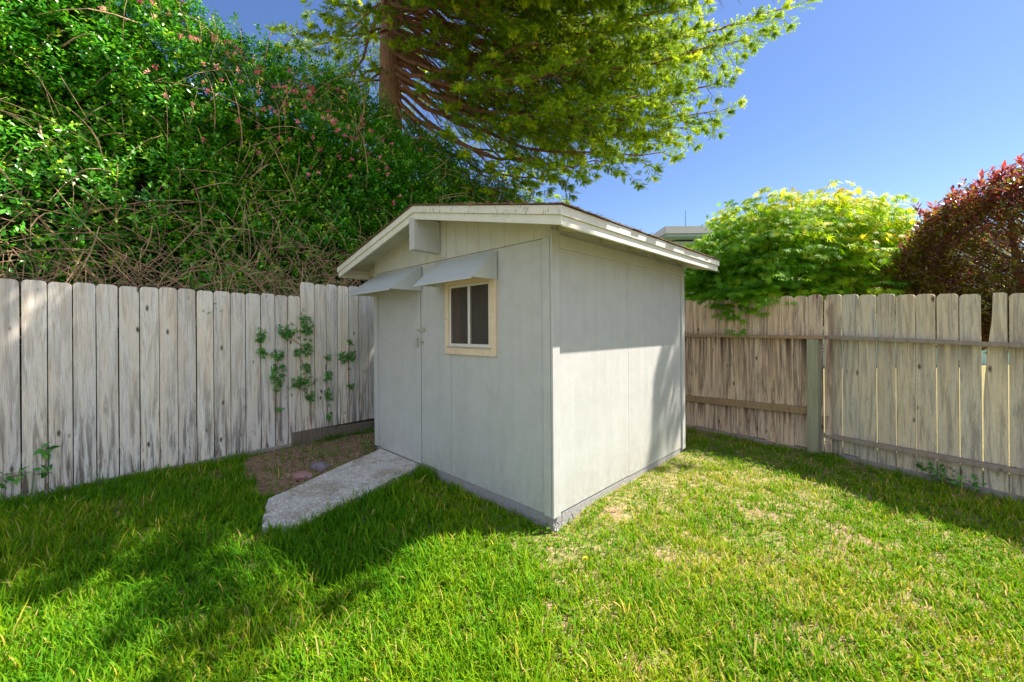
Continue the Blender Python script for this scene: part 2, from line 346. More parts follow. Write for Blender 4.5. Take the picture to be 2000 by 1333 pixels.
def ground_z(p):
    P3 = np.c_[p[:, :2], np.zeros(len(p))]
    z = (fbm(P3, 1.6)-.5)*.035+(fbm(P3+5, 7)-.5)*.012
    near = np.clip((8-np.hypot(p[:, 0], p[:, 1]))/2, 0, 1)
    # soil banked a little against the side wall
    q = p[:, :2]-np.array([.2779, 2.7718]); u_ = q@np.array([.7005, .7137]); t_ = q@np.array([-.7137, .7005])
    z = z+.045*np.exp(-(np.minimum(t_, 0)/.25)**2)*np.clip((u_-.15)/.4, 0, 1)*np.clip((3-u_)/.5, 0, 1)*(t_ < 1.2)
    return z*near-.004
ax = np.concatenate([-np.geomspace(500, 6.2, 26), np.arange(-6, 6.001, .05), np.geomspace(6.2, 500, 26)])
ay = np.concatenate([-np.geomspace(300, 1.2, 18), np.arange(-1, 7.001, .05), np.geomspace(7.2, 900, 30)])
gx, gy = np.meshgrid(ax, ay); GP = np.c_[gx.ravel(), gy.ravel(), np.zeros(gx.size)]; GP[:, 2] = ground_z(GP)
nx, ny = len(ax), len(ay); ii = (np.arange(ny-1)[:, None]*nx+np.arange(nx-1)[None]).ravel()
gm = raw_mesh('ground', GP, np.stack([ii, ii+1, ii+1+nx, ii+nx], 1), {'dirt': dirtness(GP)}, True)
m, nt, b = mat('soil_and_thatch'); v = coords(nt)
at = nt.nodes.new('ShaderNodeAttribute'); at.attribute_name = 'dirt'
n1 = noise(nt, v, 26, 6, .7); n2 = noise(nt, v, 3, 3)
dc = ramp(nt, n1, [(.25, (.09, .055, .04)), (.5, (.24, .16, .10)), (.7, (.44, .31, .20))])
gc = ramp(nt, n1, [(.25, (.05, .07, .015)), (.5, (.16, .15, .05)), (.7, (.42, .30, .17))])
nt.links.new(mix(nt, at.outputs['Fac'], gc, dc), b.inputs['Base Color']); b.inputs['Roughness'].default_value = .95; bump(nt, n1, .8, .02, b)
tag(link('ground', gm, m), kind='structure')

# ---------------------------------------------------------------- grass
def make_grass():
    nb = 300000
    # clumps: denser towards the camera, where single blades show
    nc = 30000
    Y = 1.30+(rng.random(nc)**1.35)*4.9; X = (rng.random(nc)*2-1)*(Y*1.33+.15)
    cl = np.c_[X, Y]; cz = rng.random(nc)
    idx = rng.integers(0, nc, nb); spread = .012+.03*rng.random(nb)
    P = cl[idx]+rng.normal(size=(nb, 2))*spread[:, None]
    thin = np.clip(vnoise(np.c_[P, P[:, :1]*0], 4.5)*2.2-1.2, 0, .45)*np.clip(P[:, 0]+.6, .2, 1)
    keep = rng.random(nb) > np.maximum(dirtness(P)*.95, thin)
    keep &= ~in_poly(P, [(x*1.0, y) for x, y in SLAB])
    # inside the shed, beyond the fences
    s_ = np.array([math.cos(.7948), math.sin(.7948)]); w_ = np.array([-s_[1], s_[0]]); q = P-np.array([.2779, 2.7718]); u = q@s_; t = q@w_
    keep &= ~((u > -.015) & (t > -.015) & (t < 2.6) & (u < 2.31))
    dl = (P-np.array([-4.216, 3.281]))@np.array([.723, -.691]); keep &= dl > .03
    db = (P-np.array([2.491, 5.657]))@np.array([.815, .58]); keep &= db < -.02
    dr = (P-np.array([3.5, 4.42]))@np.array([.908, .42]); keep &= dr < -.02
    P = P[keep]; idx = idx[keep]; n = len(P)
    P3 = np.c_[P, np.zeros(n)]; z = ground_z(P3)
    q2 = P-np.array([.2779, 2.7718]); u2_ = q2@s_; t2_ = q2@w_
    patch = fbm(P3+3, 1.7); ph = fbm(P3+17, .9)
    L = (.026+.052*cz[idx])*(.6+.7*rng.random(n))*(.6+1.0*ph)
    # taller in the shade by the shed front and along the left
    L *= np.where(P[:, 0] > .15, .72, 1); foot = ((u2_ > -.35) & (u2_ < 2.5) & (t2_ > -.3) & (t2_ < 1.3)); L[foot] *= .62
    tall = np.clip(1.2-np.hypot(P[:, 0]+.9, (P[:, 1]-3.1)*.8)/1.0, 0, 1); L *= 1+.5*tall
    tall2 = np.clip((-P[:, 0]-1.5)/1.5, 0, 1); L *= 1+.35*tall2
    long_ = rng.random(n) < .03; L[long_] *= 1.7
    az = rng.random(n)*2*math.pi; lean = .25+.9*rng.random(n)**1.3
    d0 = np.c_[np.cos(az)*lean*.5, np.sin(az)*lean*.5, np.ones(n)]; d0 = norm(d0)
    d1 = norm(np.c_[np.cos(az)*lean*1.6, np.sin(az)*lean*1.6, np.ones(n)*(1-.45*lean)])
    side = norm(np.c_[-np.sin(az), np.cos(az), np.zeros(n)]); tw = rng.normal(size=n)*.5
    side = norm(side+np.c_[np.cos(az), np.sin(az), np.zeros(n)]*tw[:, None])
    wd = (.0020+.0022*rng.random(n)+.0010*tall)*(1+.15*(P[:, 1] > 3))
    base = np.c_[P, z-.004]; mid = base+d0*(L*.5)[:, None]; m2 = mid+norm(d0+d1)*(L*.28)[:, None]; tip = m2+d1*(L*.35)[:, None]
    W = side*wd[:, None]
    V = np.stack([base-W, base+W, mid-W, mid+W, m2-W*.7, m2+W*.7, tip], 1).reshape(-1, 3)
    k = np.arange(n)[:, None]*7
    F = np.concatenate([k+np.array([a]) for a in ((0, 1, 3), (0, 3, 2), (2, 3, 5), (2, 5, 4), (4, 5, 6))], 0)
    tint = np.clip(.18+.5*patch+.35*(rng.random(n)-.5)+.12*(P[:, 0] > -.5)*1, 0, .8)
    straw = rng.random(n) < (.03+.32*np.clip(patch*2.4-1.15, 0, 1)+.14*np.clip(P[:, 0]-.1, 0, 1))*np.where(P[:, 0] < -.3, .6, 1); tint[straw] = .82+.18*rng.random(straw.sum())
    me = raw_mesh('grass', V, F, {'tint': np.repeat(tint, 7)})
    tag(link('grass', me, M_GRASS), 'lush green lawn with straw coloured patches around the shed', 'grass', kind='stuff')
make_grass()

def make_clover():
    n = 26000; P = np.c_[(rng.random(n)*2-1)*4.4, 1.4+rng.random(n)*4.2]
    pt = fbm(np.c_[P, P[:, :1]*0]+40, 1.9); P = P[(pt+rng.random(n)*.12 > .60) & (dirtness(P) < .5)]
    s_ = np.array([math.cos(.7948), math.sin(.7948)]); w_ = np.array([-s_[1], s_[0]]); q = P-np.array([.2779, 2.7718])
    P = P[~((q@s_ > -.02) & (q@w_ > -.02) & (q@w_ < 2.6) & (q@s_ < 2.33)) & ~in_poly(P, SLAB)]
    P = P[((P-np.array([-4.216, 3.281]))@np.array([.723, -.691]) > .04) & ((P-np.array([2.491, 5.657]))@np.array([.815, .58]) < -.03) & ((P-np.array([3.5, 4.42]))@np.array([.908, .42]) < -.03)]
    n = len(P); idx = np.repeat(np.arange(n), 3); az = np.tile([0, 2.1, 4.2], n)+np.repeat(rng.random(n)*6.28, 3)
    D = np.c_[np.cos(az), np.sin(az), .15+.5*rng.random(3*n)]; h = .018+.035*rng.random(n)
    me = scatter('clover', np.array([(0, 0, 0), (.36, .6, .05), (0, 1, 0), (-.36, .6, .05)]), np.array([(0, 1, 2), (0, 2, 3)]), basis(D, np.array([0, 0, 1.])+rng.normal(size=(3*n, 3))*.1), np.c_[P, ground_z(P)+h][idx], (.010+.007*rng.random(n))[idx], np.clip(.30+.3*rng.random(n), 0, 1)[idx])
    tag(link('clover', me, M_GRASS), 'patches of small clover leaves growing low in the lawn', 'clover', kind='stuff')
make_clover()

# low ground litter in the bare bed between slab and fence
def make_mulch():
    n = 5200; P = np.c_[rng.random(n)*1.9-3.1, rng.random(n)*2.5+3.1]
    P = P[dirtness(P) > .6]
    n2 = 9000; Q = np.c_[(rng.random(n2)*2-1)*3.8, 1.4+rng.random(n2)*4]; Q = Q[dirtness(Q) > .45]; P = np.r_[P, Q]
    s_ = np.array([math.cos(.7948), math.sin(.7948)]); w_ = np.array([-s_[1], s_[0]]); q = P-np.array([.2779, 2.7718])
    P = P[~((q@s_ > -.01) & (q@w_ > -.01) & (q@w_ < 2.6) & (q@s_ < 2.3)) & ~in_poly(P, SLAB)]
    n = len(P); z = ground_z(P)+.004
    az = rng.random(n)*6.28; d = np.c_[np.cos(az), np.sin(az), rng.normal(size=n)*.25]
    B = basis(d, np.array([0, 0, 1.])+rng.normal(size=(n, 3))*.3)
    tv = np.array([(-.12, 0, 0), (.12, 0, 0), (.14, .5, .08), (-.1, .5, .08), (.06, 1, 0), (-.06, 1, 0)]); tf = np.array([(0, 1, 2, 3), (3, 2, 4, 5)])
    me = scatter('mulch', tv, tf, B, np.c_[P, z], .012+.035*rng.random(n)**2, rng.random(n))
    m = leaf_mat('mulch_bits', [(0, (.10, .05, .03)), (.5, (.26, .15, .09)), (.8, (.40, .27, .17)), (1, (.6, .5, .38))], .05, .9, .1)
    tag(link('mulch', me, m), 'brown wood mulch and dry litter between slab and left fence', 'mulch', kind='stuff')
make_mulch()

# concrete slab at the door
def make_path():
    from math import sin
    bm = bmesh.new(); pts = []
    n = len(SLAB)
    for i in range(n):
        a = Vector((*SLAB[i], 0)); b_ = Vector((*SLAB[(i+1) % n], 0))
        for k in range(6):
            p = a.lerp(b_, k/6)
            if i != 0: p += Vector((random.uniform(-.012, .012), random.uniform(-.012, .012), 0))
            pts.append(p)
    def h(p): # slopes from the sill down into the lawn
        q = (p.x-.2779)*math.cos(.7948)+(p.y-2.7718)*math.sin(.7948)
        return .035+.045*max(0, min(1, 1+q/1.2))
    top = [bm.verts.new((p.x, p.y, h(p))) for p in pts]; bot = [bm.verts.new((p.x, p.y, -.08)) for p in pts]
    bm.faces.new(top)
    for i in range(len(pts)):
        j = (i+1) % len(pts); bm.faces.new((top[i], bot[i], bot[j], top[j]))
    bmesh.ops.recalc_face_normals(bm, faces=bm.faces)
    me = bpy.data.meshes.new('path'); bm.to_mesh(me); bm.free()
    o = link('path', me, M_CONC); md = o.modifiers.new('bevel', 'BEVEL'); md.width = .008; md.segments = 2
    tag(o, kind='structure')
make_path()

# ---------------------------------------------------------------- shed (local x = along the side wall, local y = along the front)
SH = empty('garden_shed', (.2779, 2.7718, 0), .7948)
tag(SH, 'pale grey plywood garden shed with low gable roof and sloping metal awnings', 'shed')
W, L, ZB, ZS, ZT = 2.577, 2.294, .097, 2.042, 2.0
RIDGE, ZR, ZE, E, OV, OB = 1.285, 2.477, 2.1255, .322, .304, .19
def roof(t, d=0): return ZR-(ZR-ZE)/(RIDGE+E)*abs(t-RIDGE)-d
DY0, DY1, DZ0, DZ1 = 1.642, 2.452, .085, 1.99
WY0, WY1, WZ0, WZ1 = .622, 1.180, 1.245, 1.800
f = MB()
f.box(0, .02, 0, 1.155, ZB, WZ0); f.box(0, .02, 1.159, DY0-.004, ZB, WZ0)
f.box(0, .02, 0, WY0, WZ0, WZ1); f.box(0, .02, WY1, DY0-.004, WZ0, WZ1)
f.box(0, .02, 0, DY0-.004, WZ1, ZS-.003); f.box(0, .02, DY0-.004, DY1+.004, DZ1+.006, ZS-.003); f.box(0, .02, DY1+.004, W, ZB, ZS-.003)
fw = f.build('front_wall', M_WALL, SH)
sw = MB()
sw.box(.02, 1.069, 0, .02, ZB+.004, 2.168); sw.box(1.073, L, 0, .02, ZB-.002, 2.168)
sw.build('side_wall', M_WALL, SH)
m_ = MB(); m_.box(.02, L, W-.02, W, ZB, 2.10); m_.build('side_wall', M_WALL, SH)
bw = MB(); bw.prism([(L-.02, .02, ZB), (L-.02, W-.02, ZB), (L-.02, W-.02, roof(W, .03)), (L-.02, RIDGE, roof(RIDGE, .03)), (L-.02, .02, roof(0, .03))], (.018, 0, 0)); bw.build('back_wall', M_WALL, SH)
# gable panel made of narrow grooved strips
gp = MB(); ys = [0, .30, .709, .712, 1.0, RIDGE, 1.56, 1.86, 2.16, 2.4, W]
gys = sorted(set([round(x, 3) for x in np.linspace(0, W, 18)]+[RIDGE]))
for a, b_ in zip(gys[:-1], gys[1:]):
    a2, b2 = a+.0012, b_-.0012
    gp.prism([(-.010, a2, ZS), (-.010, b2, ZS), (-.010, b2, roof(b2, .022)), (-.010, a2, roof(a2, .022))], (.025, 0, 0))
gp.prism([(-.003, 0, ZS+.001), (-.003, W, ZS+.001), (-.003, W, roof(W, .023)), (-.003, RIDGE, roof(RIDGE, .023)), (-.003, 0, roof(0, .023))], (.014, 0, 0))
gp.build('gable_panel', M_GABLE, SH)
bl = MB(); bl.box(-.018, -.0105, 1.20, 1.282, 2.06, 2.40); bl.build('beam_block', M_GABLE, SH, .002)
# trims
tr = MB(); tr.box(-.019, 0, .004, .070, ZB-.004, ZS-.002); tr.build('corner_trim', M_TRIM, SH, .003)
tr = MB(); tr.box(-.019, .063, -.019, 0, ZB-.006, 2.09); tr.build('corner_trim', M_TRIM, SH, .003)
tr = MB(); tr.box(-.019, 0, W-.07, W+.012, ZB-.004, ZS-.002); tr.build('corner_trim', M_TRIM, SH, .003)
tr = MB(); tr.box(L-.062, L+.015, -.017, 0, ZB-.02, 2.09); tr.build('corner_trim', M_TRIM, SH, .003)
tr = MB(); tr.box(.064, L-.063, -.021, 0, 1.972, 2.065); tr.build('frieze_board', M_TRIM, SH, .003)
# foundation: uneven kerb under the walls
fo = MB(); fo.box(.006, .10, .004, W, -.12, ZB-.001); fo.box(.10, L, .004, .09, -.12, ZB-.004); fo.box(L-.1, L-.004, .09, W, -.12, ZB-.003); fo.box(.10, L-.1, W-.1, W-.004, -.12, ZB-.003)
fo.build('foundation', M_FOUND, SH, .008)
# rubble where the footing has crumbled at the near corner
rb = MB()
for k in range(26):
    u0 = random.uniform(-.02, .35) if k > 9 else random.uniform(-.03, .03); s0 = random.uniform(.008, .022)
    c = Vector((u0, random.uniform(-.035, .0), random.uniform(.0, .07)))
    vs = [c+Vector((random.uniform(-1, 1), random.uniform(-1, 1), random.uniform(-1, 1)))*s0 for _ in range(4)]
    rb.poly(vs, [(0, 1, 2), (0, 2, 3), (0, 3, 1), (1, 3, 2)])
tag(rb.build('footing_rubble', M_FOUND, SH), kind='stuff')
# floor and dark room inside
ins = MB(); ins.box(.1, L-.1, .09, W-.1, .02, .09); ins.build('floor', M_DARKIN, SH)
# door
dr = MB(); dr.box(-.004, .018, DY0+.002, DY1, DZ0, DZ1); door = dr.build('door', M_WALL, SH, .0015)
h = MB(); h.box(-.010, -.0042, 1.565, 1.655, 1.383, 1.425); h.tube([(-.010, 1.66, 1.404), (-.030, 1.672, 1.404)], .006, .007, 8)
h.tube([(-.010, 1.58, 1.416), (-.016, 1.58, 1.416)], .005, .005, 8)
h.build('hasp', M_STEEL, door, .0015)
h = MB(); h.tube([(-.004, 1.688, 1.32), (-.03, 1.688, 1.31), (-.034, 1.688, 1.28), (-.03, 1.688, 1.25), (-.004, 1.688, 1.24)], .005, .005, 8)
h.box(-.007, -.0042, 1.680, 1.696, 1.225, 1.335); h.build('handle', M_STEEL, door)
h = MB(); h.box(-.009, -.0002, 1.592, 1.628, 1.27, 1.296); h.tube([(-.009, 1.61, 1.283), (-.028, 1.61, 1.283)], .007, .009, 8); h.tube([(-.026, 1.61, 1.283), (-.024, 1.635, 1.278)], .0035, .0035, 6)
h.build('latch', M_STEEL, SH)
st = MB(); st.box(-.0005, .012, DY0-.0038, DY0+.0019, DZ0, DZ1); st.build('door_seam', M_SEAM, SH)
# round patch
pa = MB()
ring = []
for k in range(28):
    a = 2*math.pi*k/28; ring.append((0, .577+.043*math.cos(a), .927+.047*math.sin(a)))
pa.prism([(-.0012, y, z) for _, y, z in ring], (.0011, 0, 0)); pa.build('round_patch', M_PUTTY, SH, .0008)
rg = MB(); rg.tube([(-.0012, y, z) for _, y, z in ring]+[(-.0012, *ring[0][1:])], .0008, .0008, 5); rg.build('patch_edge', M_STEEL, SH)
# window
win = MB(); ya, yb, za, zb2 = .553, 1.222, 1.186, 1.868
win.box(-.020, 0, ya, WY0+.006, za, zb2); win.box(-.020, 0, WY1-.006, yb, za, zb2); win.box(-.0205, 0, WY0+.0062, WY1-.0062, za, WZ0+.006); win.box(-.0205, 0, WY0+.0062, WY1-.0062, WZ1-.008, zb2)
wob = empty('window', (0, 0, 0)); wob.parent = SH
casing = win.build('casing', M_CASING, wob, .003)
fr = MB(); y0, y1, z0, z1 = WY0+.007, WY1-.007, WZ0+.007, WZ1-.009
fr.box(-.006, .016, y0, y0+.022, z0, z1); fr.box(-.006, .016, y1-.022, y1, z0, z1); fr.box(-.007, .016, y0+.022, y1-.022, z0, z0+.028); fr.box(-.007, .016, y0+.022, y1-.022, z1-.02, z1)
frame = fr.build('frame', M_ALU, wob, .002)
mu = MB(); mu.box(-.009, .012, .880, .910, z0+.0282, z1-.0202); mu.box(-.013, -.0092, .888, .894, 1.46, 1.51); mu.build('mullion', M_ALU, frame, .002)
for a, b_ in ((y0+.022, .880), (.910, y1-.022)):
    gl = MB(); gl.box(.012, .015, a, b_, z0+.028, z1-.02); gl.build('pane', M_GLASS, wob)
cu = MB()
for k in range(5): cu.box(.03+.006*(k % 2), .035+.006*(k % 2), 1.06+k*.022, 1.082+k*.022, z0, z1)
cu.build('curtain', M_CURT, wob)
sn = MB(); p = .0128
yy = y0+.03
while yy < y1-.024:
    sn.box(-.0030, -.0016, yy, yy+.0016, z0+.02, z1-.012); yy += p
zz = z0+.034
while zz < z1-.02:
    sn.box(-.0044, -.0031, y0+.018, y1-.018, zz, zz+.0016); zz += p
sn.build('wire_screen', M_WIRE, wob)
for y, z in ((.70, 1.222), (1.06, 1.226), (.60, 1.50), (1.20, 1.50), (.78, 1.84), (1.02, 1.84)):
    nl = MB(); nl.tube([(-.021, y, z), (-.030, y, z)], .011, .009, 8); nl.tube([(-.029, y, z), (-.034, y+.004, z+.014)], .003, .003, 5); nl.build('turn_button', M_CASING, casing)
ss = MB(); ss.box(-.026, -.0208, .60, 1.195, 1.243, 1.252); ss.build('screen_bar', M_STEEL, wob)
bk = MB(); bk.box(.5, .51, .3, 1.6, .9, 2.0); bk.build('dark_backdrop', M_DARKIN, wob)  # near-black sheet standing in for the unlit room behind the window
# awnings: folded sheet metal, sloping top and two triangular cheeks
def awning(t0, t1, zt, zb_, out):
    a = MB(); th = .003
    A0, A1 = (-.012, t0, zt), (-.012, t1, zt); B0, B1 = (-out, t0, zb_), (-out, t1, zb_)
    a.plate([A0, B0, B1, A1], th)
    for t, s_ in ((t0, 1), (t1-.003, 1)):
        a.prism([(-.012, t, zt-.002), (-.012, t, zb_), (-out+.004, t, zb_)], (0, .003, 0))
    a.prism([(-out, t0, zb_), (-out, t1, zb_), (-out, t1, zb_-.012), (-out, t0, zb_-.012)], (.003, 0, 0))
    a.box(-.0145, -.0125, t0-.012, t0+.0, zb_, zt)
    return a.build('awning', M_AWN, SH)
awning(1.622, 2.56, 2.022, 1.785, .347)
awning(.552, 1.345, 2.024, 1.797, .262)
# beam at the ridge
be = MB(); be.box(-.292, -.0182, 1.285, 1.365, 2.103, 2.385); be.build('ridge_beam', M_TRIM, SH, .003)
# roof
rf = empty('roof', (0, 0, 0)); rf.parent = SH
u0, u1 = -OV, L+OB
dk = MB()
dk.prism([(u0+.03, -E+.03, roof(-E+.03, .004)), (u0+.03, RIDGE, roof(RIDGE, .004)), (u0+.03, RIDGE, roof(RIDGE, .022)), (u0+.03, -E+.03, roof(-E+.03, .022))], (u1-u0-.06, 0, 0))
dk.prism([(u0+.03, W+E-.03, roof(W+E-.03, .004)), (u0+.03, RIDGE, roof(RIDGE, .004)), (u0+.03, RIDGE, roof(RIDGE, .022)), (u0+.03, W+E-.03, roof(W+E-.03, .022))], (u1-u0-.06, 0, 0))
dk.build('roof_deck', M_SOFFIT, rf)
def fascia_pair(name, segs, dz0, dz1, off):
    fb = MB()
    for (ta, tb) in segs:
        for uu, du in ((u0+off, .019), (u1-off-.019, .019)):
            fb.prism([(uu, ta, roof(ta, dz0)), (uu, tb, roof(tb, dz0)), (uu, tb, roof(tb, dz1)), (uu, ta, roof(ta, dz1))], (du, 0, 0))
    for ty, s_ in ((-E, 1), (W+E, -1)):
        a = ty+s_*off; b_ = a+s_*.019; lo, hi = min(a, b_), max(a, b_)
        fb.box(u0+off+.0192, u1-off-.0192, lo, hi, ZE-dz1, ZE-dz0)
    return fb.build(name, M_FASCIA, rf, .002)
fascia_pair('fascia', [(-E, RIDGE-.0005), (RIDGE+.0005, W+E)], .000, .056, 0)
fascia_pair('fascia', [(-E+.013, RIDGE-.0005), (RIDGE+.0005, W+E-.013)], .057, .114, .013)
ra = MB()
rs = []
for u in (.06, .62, 1.10, 1.62, 2.14):
    for (a, b_) in ((-E+.034, .0), (W, W+E-.034)):
        r_ = MB(); r_.prism([(u, a, roof(a, .023)), (u, b_, roof(b_, .023)), (u, b_, roof(b_, .098)), (u, a, roof(a, .098))], (.038, 0, 0)); r_.build('rafter_tail', M_SOFFIT, rf, .002)
# shingles with a ragged drip edge
sg = MB()
for side in (0, 1):
    n_c = 11; span = RIDGE+E+.012
    for c in range(n_c):
        uu = u0-.012
        while uu < u1+.012:
            wd = random.uniform(.10, .22); ue = min(uu+wd, u1+.012)
            j = random.uniform(-.006, .006); ta = c/n_c*span; tb = (c+1)/n_c*span+.02+j
            if c == n_c-1: tb = span+random.uniform(-.004, .012)
            jj = random.uniform(-.001, .002)
            def pt(u, q, z): 
                t = RIDGE-q if side == 0 else RIDGE+q
                return (u, t, ZR-(ZR-ZE)/(RIDGE+E)*q+z)
            z0_ = .002+jj; z1_ = .008+jj
            sg.poly([pt(uu, ta, z0_), pt(ue, ta, z0_), pt(ue, tb, z0_+.003), pt(uu, tb, z0_+.003), pt(uu, ta, z1_-.003), pt(ue, ta, z1_-.003), pt(ue, tb, z1_+.003), pt(uu, tb, z1_+.003)],
                [(0, 3, 2, 1), (4, 5, 6, 7), (0, 1, 5, 4), (1, 2, 6, 5), (2, 3, 7, 6), (3, 0, 4, 7)])
            uu = ue+.002
sg.build('shingles', M_SHINGLE, rf)
# fallen needles and twigs along the roof edges
V = []; nd = MB()
for k in range(900):
    q = random.random()
    if q < .45: u = u0+random.uniform(-.015, .05); t = random.uniform(-E, W+E)
    elif q < .85: u = random.uniform(u0, u1); t = -E+random.uniform(-.014, .06)
    else: u = random.uniform(u0, u1); t = random.uniform(-E, W+E)
    a = random.uniform(0, 6.28); l = random.uniform(.012, .05)
    p = Vector((u, t, roof(t)+random.uniform(.010, .019))); d = Vector((math.cos(a), math.sin(a), random.uniform(-.25, .3)))*l
    nd.tube([p, p+d], .0012, .0008, 3)
for k in range(42):                                           # needles stuck to the front boards
    t = random.uniform(-E, RIDGE); z = roof(t)-random.uniform(0, .05); a = random.uniform(-1.9, -.9); l = random.uniform(.012, .04)
    nd.tube([(u0-.002, t, z), (u0-.003, t+math.cos(a)*l, z+math.sin(a)*l)], .0010, .0007, 3)
tag(nd.build('needle_litter', M_NEEDLE_LITTER, rf), kind='stuff')

# ---------------------------------------------------------------- fences
def picket(parent, P0, d, n, a0, a1, z0, z1, mat_, top='clip', lean=0, proud=0, th=.016):
    """one board; d along the fence, n towards the camera"""
    w_ = a1-a0; c = min(.028, w_*.3)
    if top == 'clip': prof = [(a0, z0), (a1, z0), (a1, z1-c*.9), (a1-c*.35, z1-c*.35), (a1-c, z1-.003), (a0+c*.9, z1), (a0+c*.3, z1-c*.4), (a0, z1-c)]
    elif top == 'round': prof = [(a0, z0), (a1, z0), (a1, z1-c*1.3)]+[((a0+a1)/2+math.cos(x)*(w_/2), z1-c*1.3+math.sin(x)*c*1.3) for x in (.45, .85, 1.2, 1.57, 1.94, 2.3, 2.7)]+[(a0, z1-c*1.3)]
    else: prof = [(a0, z0), (a1, z0), (a1, z1-.004), (a0, z1)]
    m_ = MB(); o = Vector((0, 0, 0))
    pts = []
    for a, z in prof:
        a_ = a+lean*(z-z0)
        pts.append((P0[0]+d[0]*a_+n[0]*proud, P0[1]+d[1]*a_+n[1]*proud, z))
    m_.prism(pts, (-n[0]*th, -n[1]*th, 0))
    return m_.build('picket', mat_, parent, .0025)
def board(parent, name, P0, d, n, a0, a1, zz, depth0, depth1, mat_, bev=.004):
    """zz = (z at a0 bottom, z at a0 top, z at a1 bottom, z at a1 top)"""
    def q(a, z, o): return (P0[0]+d[0]*a+n[0]*o, P0[1]+d[1]*a+n[1]*o, z)
    m_ = MB(); m_.poly([q(a0, zz[0], depth0), q(a1, zz[2], depth0), q(a1, zz[2], depth1), q(a0, zz[0], depth1), q(a0, zz[1], depth0), q(a1, zz[3], depth0), q(a1, zz[3], depth1), q(a0, zz[1], depth1)],
        [(0, 3, 2, 1), (4, 5, 6, 7), (0, 1, 5, 4), (1, 2, 6, 5), (2, 3, 7, 6), (3, 0, 4, 7)])
    return m_.build(name, mat_, parent, bev)

# left fence: boards face the yard
LP, LD, LN = (-4.216, 3.281), (.69102, .72284), (.72284, -.69102)
FL = empty('fence', (-4.216, 3.281, 0)); tag(FL, 'weathered pale grey board fence left of the shed, under the hedge, with vines growing through', 'fence')
FL_inv = Matrix.Translation((4.216, -3.281, 0))
edges = [-.028, .11, .259, .405, .551, .699, .845, .991, 1.133, 1.283, 1.432, 1.584, 1.724, 1.876, 2.025, 2.163, 2.308, 2.471, 2.617, 2.761, 2.912, 3.055, 3.188, 3.295]
pre = list(np.arange(-.028-.146*9, -.03, .146)); post = list(np.arange(3.295+.14, 6.9, .142))
alle = pre+edges+post
def shift(o): o.matrix_local = Matrix.Translation((-o.parent.location.x, -o.parent.location.y, 0)) if o.parent else Matrix(); return o
for i, (a, b_) in enumerate(zip(alle[:-1], alle[1:])):
    if b_-a < .06: continue
    g_ = random.uniform(.003, .0065)
    lowb = .03-.012*random.random(); tall = a > 2.27
    zt = (2.0 if tall else 1.852-.006*max(0, a))+random.uniform(-.008, .008)
    if tall and 2.3 < a < 2.4: zt = 2.012
    if tall: lowb = .16
    shift(picket(FL, LP, LD, LN, a+g_, b_-g_*.5, lowb, zt, M_FL, 'clip', random.uniform(-.0015, .0015), random.uniform(-.003, .003)))
shift(board(FL, 'kickboard', LP, LD, LN, -1.3, 2.19, (-.05, .045, -.05, .035), -.03, .022, M_KICKG))
shift(board(FL, 'kickboard', LP, LD, LN, 2.2, 3.62, (-.03, .165, -.09, .125), .0035, .040, M_KICK))
shift(board(FL, 'bottom_rail', LP, LD, LN, -1.3, 6.8, (.30, .39, .30, .39), -.06, -.0175, M_RAILG))
shift(board(FL, 'top_rail', LP, LD, LN, -1.3, 6.8, (1.45, 1.54, 1.45, 1.54), -.06, -.0175, M_RAILG))
for a in (-1.0, 1.35, 3.7, 6.0):
    shift(board(FL, 'post', LP, LD, LN, a, a+.09, (-.2, 1.75, -.2, 1.75), -.152, -.0605, M_POST))

# back fence: rails face the yard
BP, BD, BN = (2.491, 5.657), (.57975, -.81480), (-.81480, -.57975)
FB = empty('fence', (3.33, 4.47, 0)); tag(FB, 'brown streaked board fence behind the shed with dark water stains below its top rail', 'fence')
be_ = [-.068, .079, .234, .389, .544, .691, .85, .995, 1.15, 1.296, 1.436, 1.575]
be_ = list(np.arange(-.068-.148*20, -.12, .148))+be_
for i, (a, b_) in enumerate(zip(be_[:-1], be_[1:])):
    if b_-a < .05: continue
    shift(picket(FB, BP, BD, BN, a+.001, b_-.0012, .035+random.uniform(-.015, .012), 1.795-.022*max(0, a)+random.uniform(-.008, .008), M_FB, 'round', random.uniform(-.001, .001), random.uniform(-.002, .002)))
shift(board(FB, 'top_rail', BP, BD, BN, -3.0, 1.60, (1.303, 1.335, 1.270, 1.305), .0035, .088, M_RAIL))
shift(board(FB, 'middle_rail', BP, BD, BN, -2.6, 1.437, (.27, .36, .425, .505), .0035, .042, M_RAIL))
shift(board(FB, 'kickboard', BP, BD, BN, -3.0, 1.47, (-.10, .02, -.06, .034), -.02, .02, M_RAILG))
shift(board(FB, 'post', BP, BD, BN, 1.455, 1.555, (-.2, 1.268, -.2, 1.268), .0035, .10, M_POST))
fill = picket(FB, BP, BD, BN, 1.58, 1.64, .03, 1.70, M_FB, 'flat', 0, -.02); shift(fill)
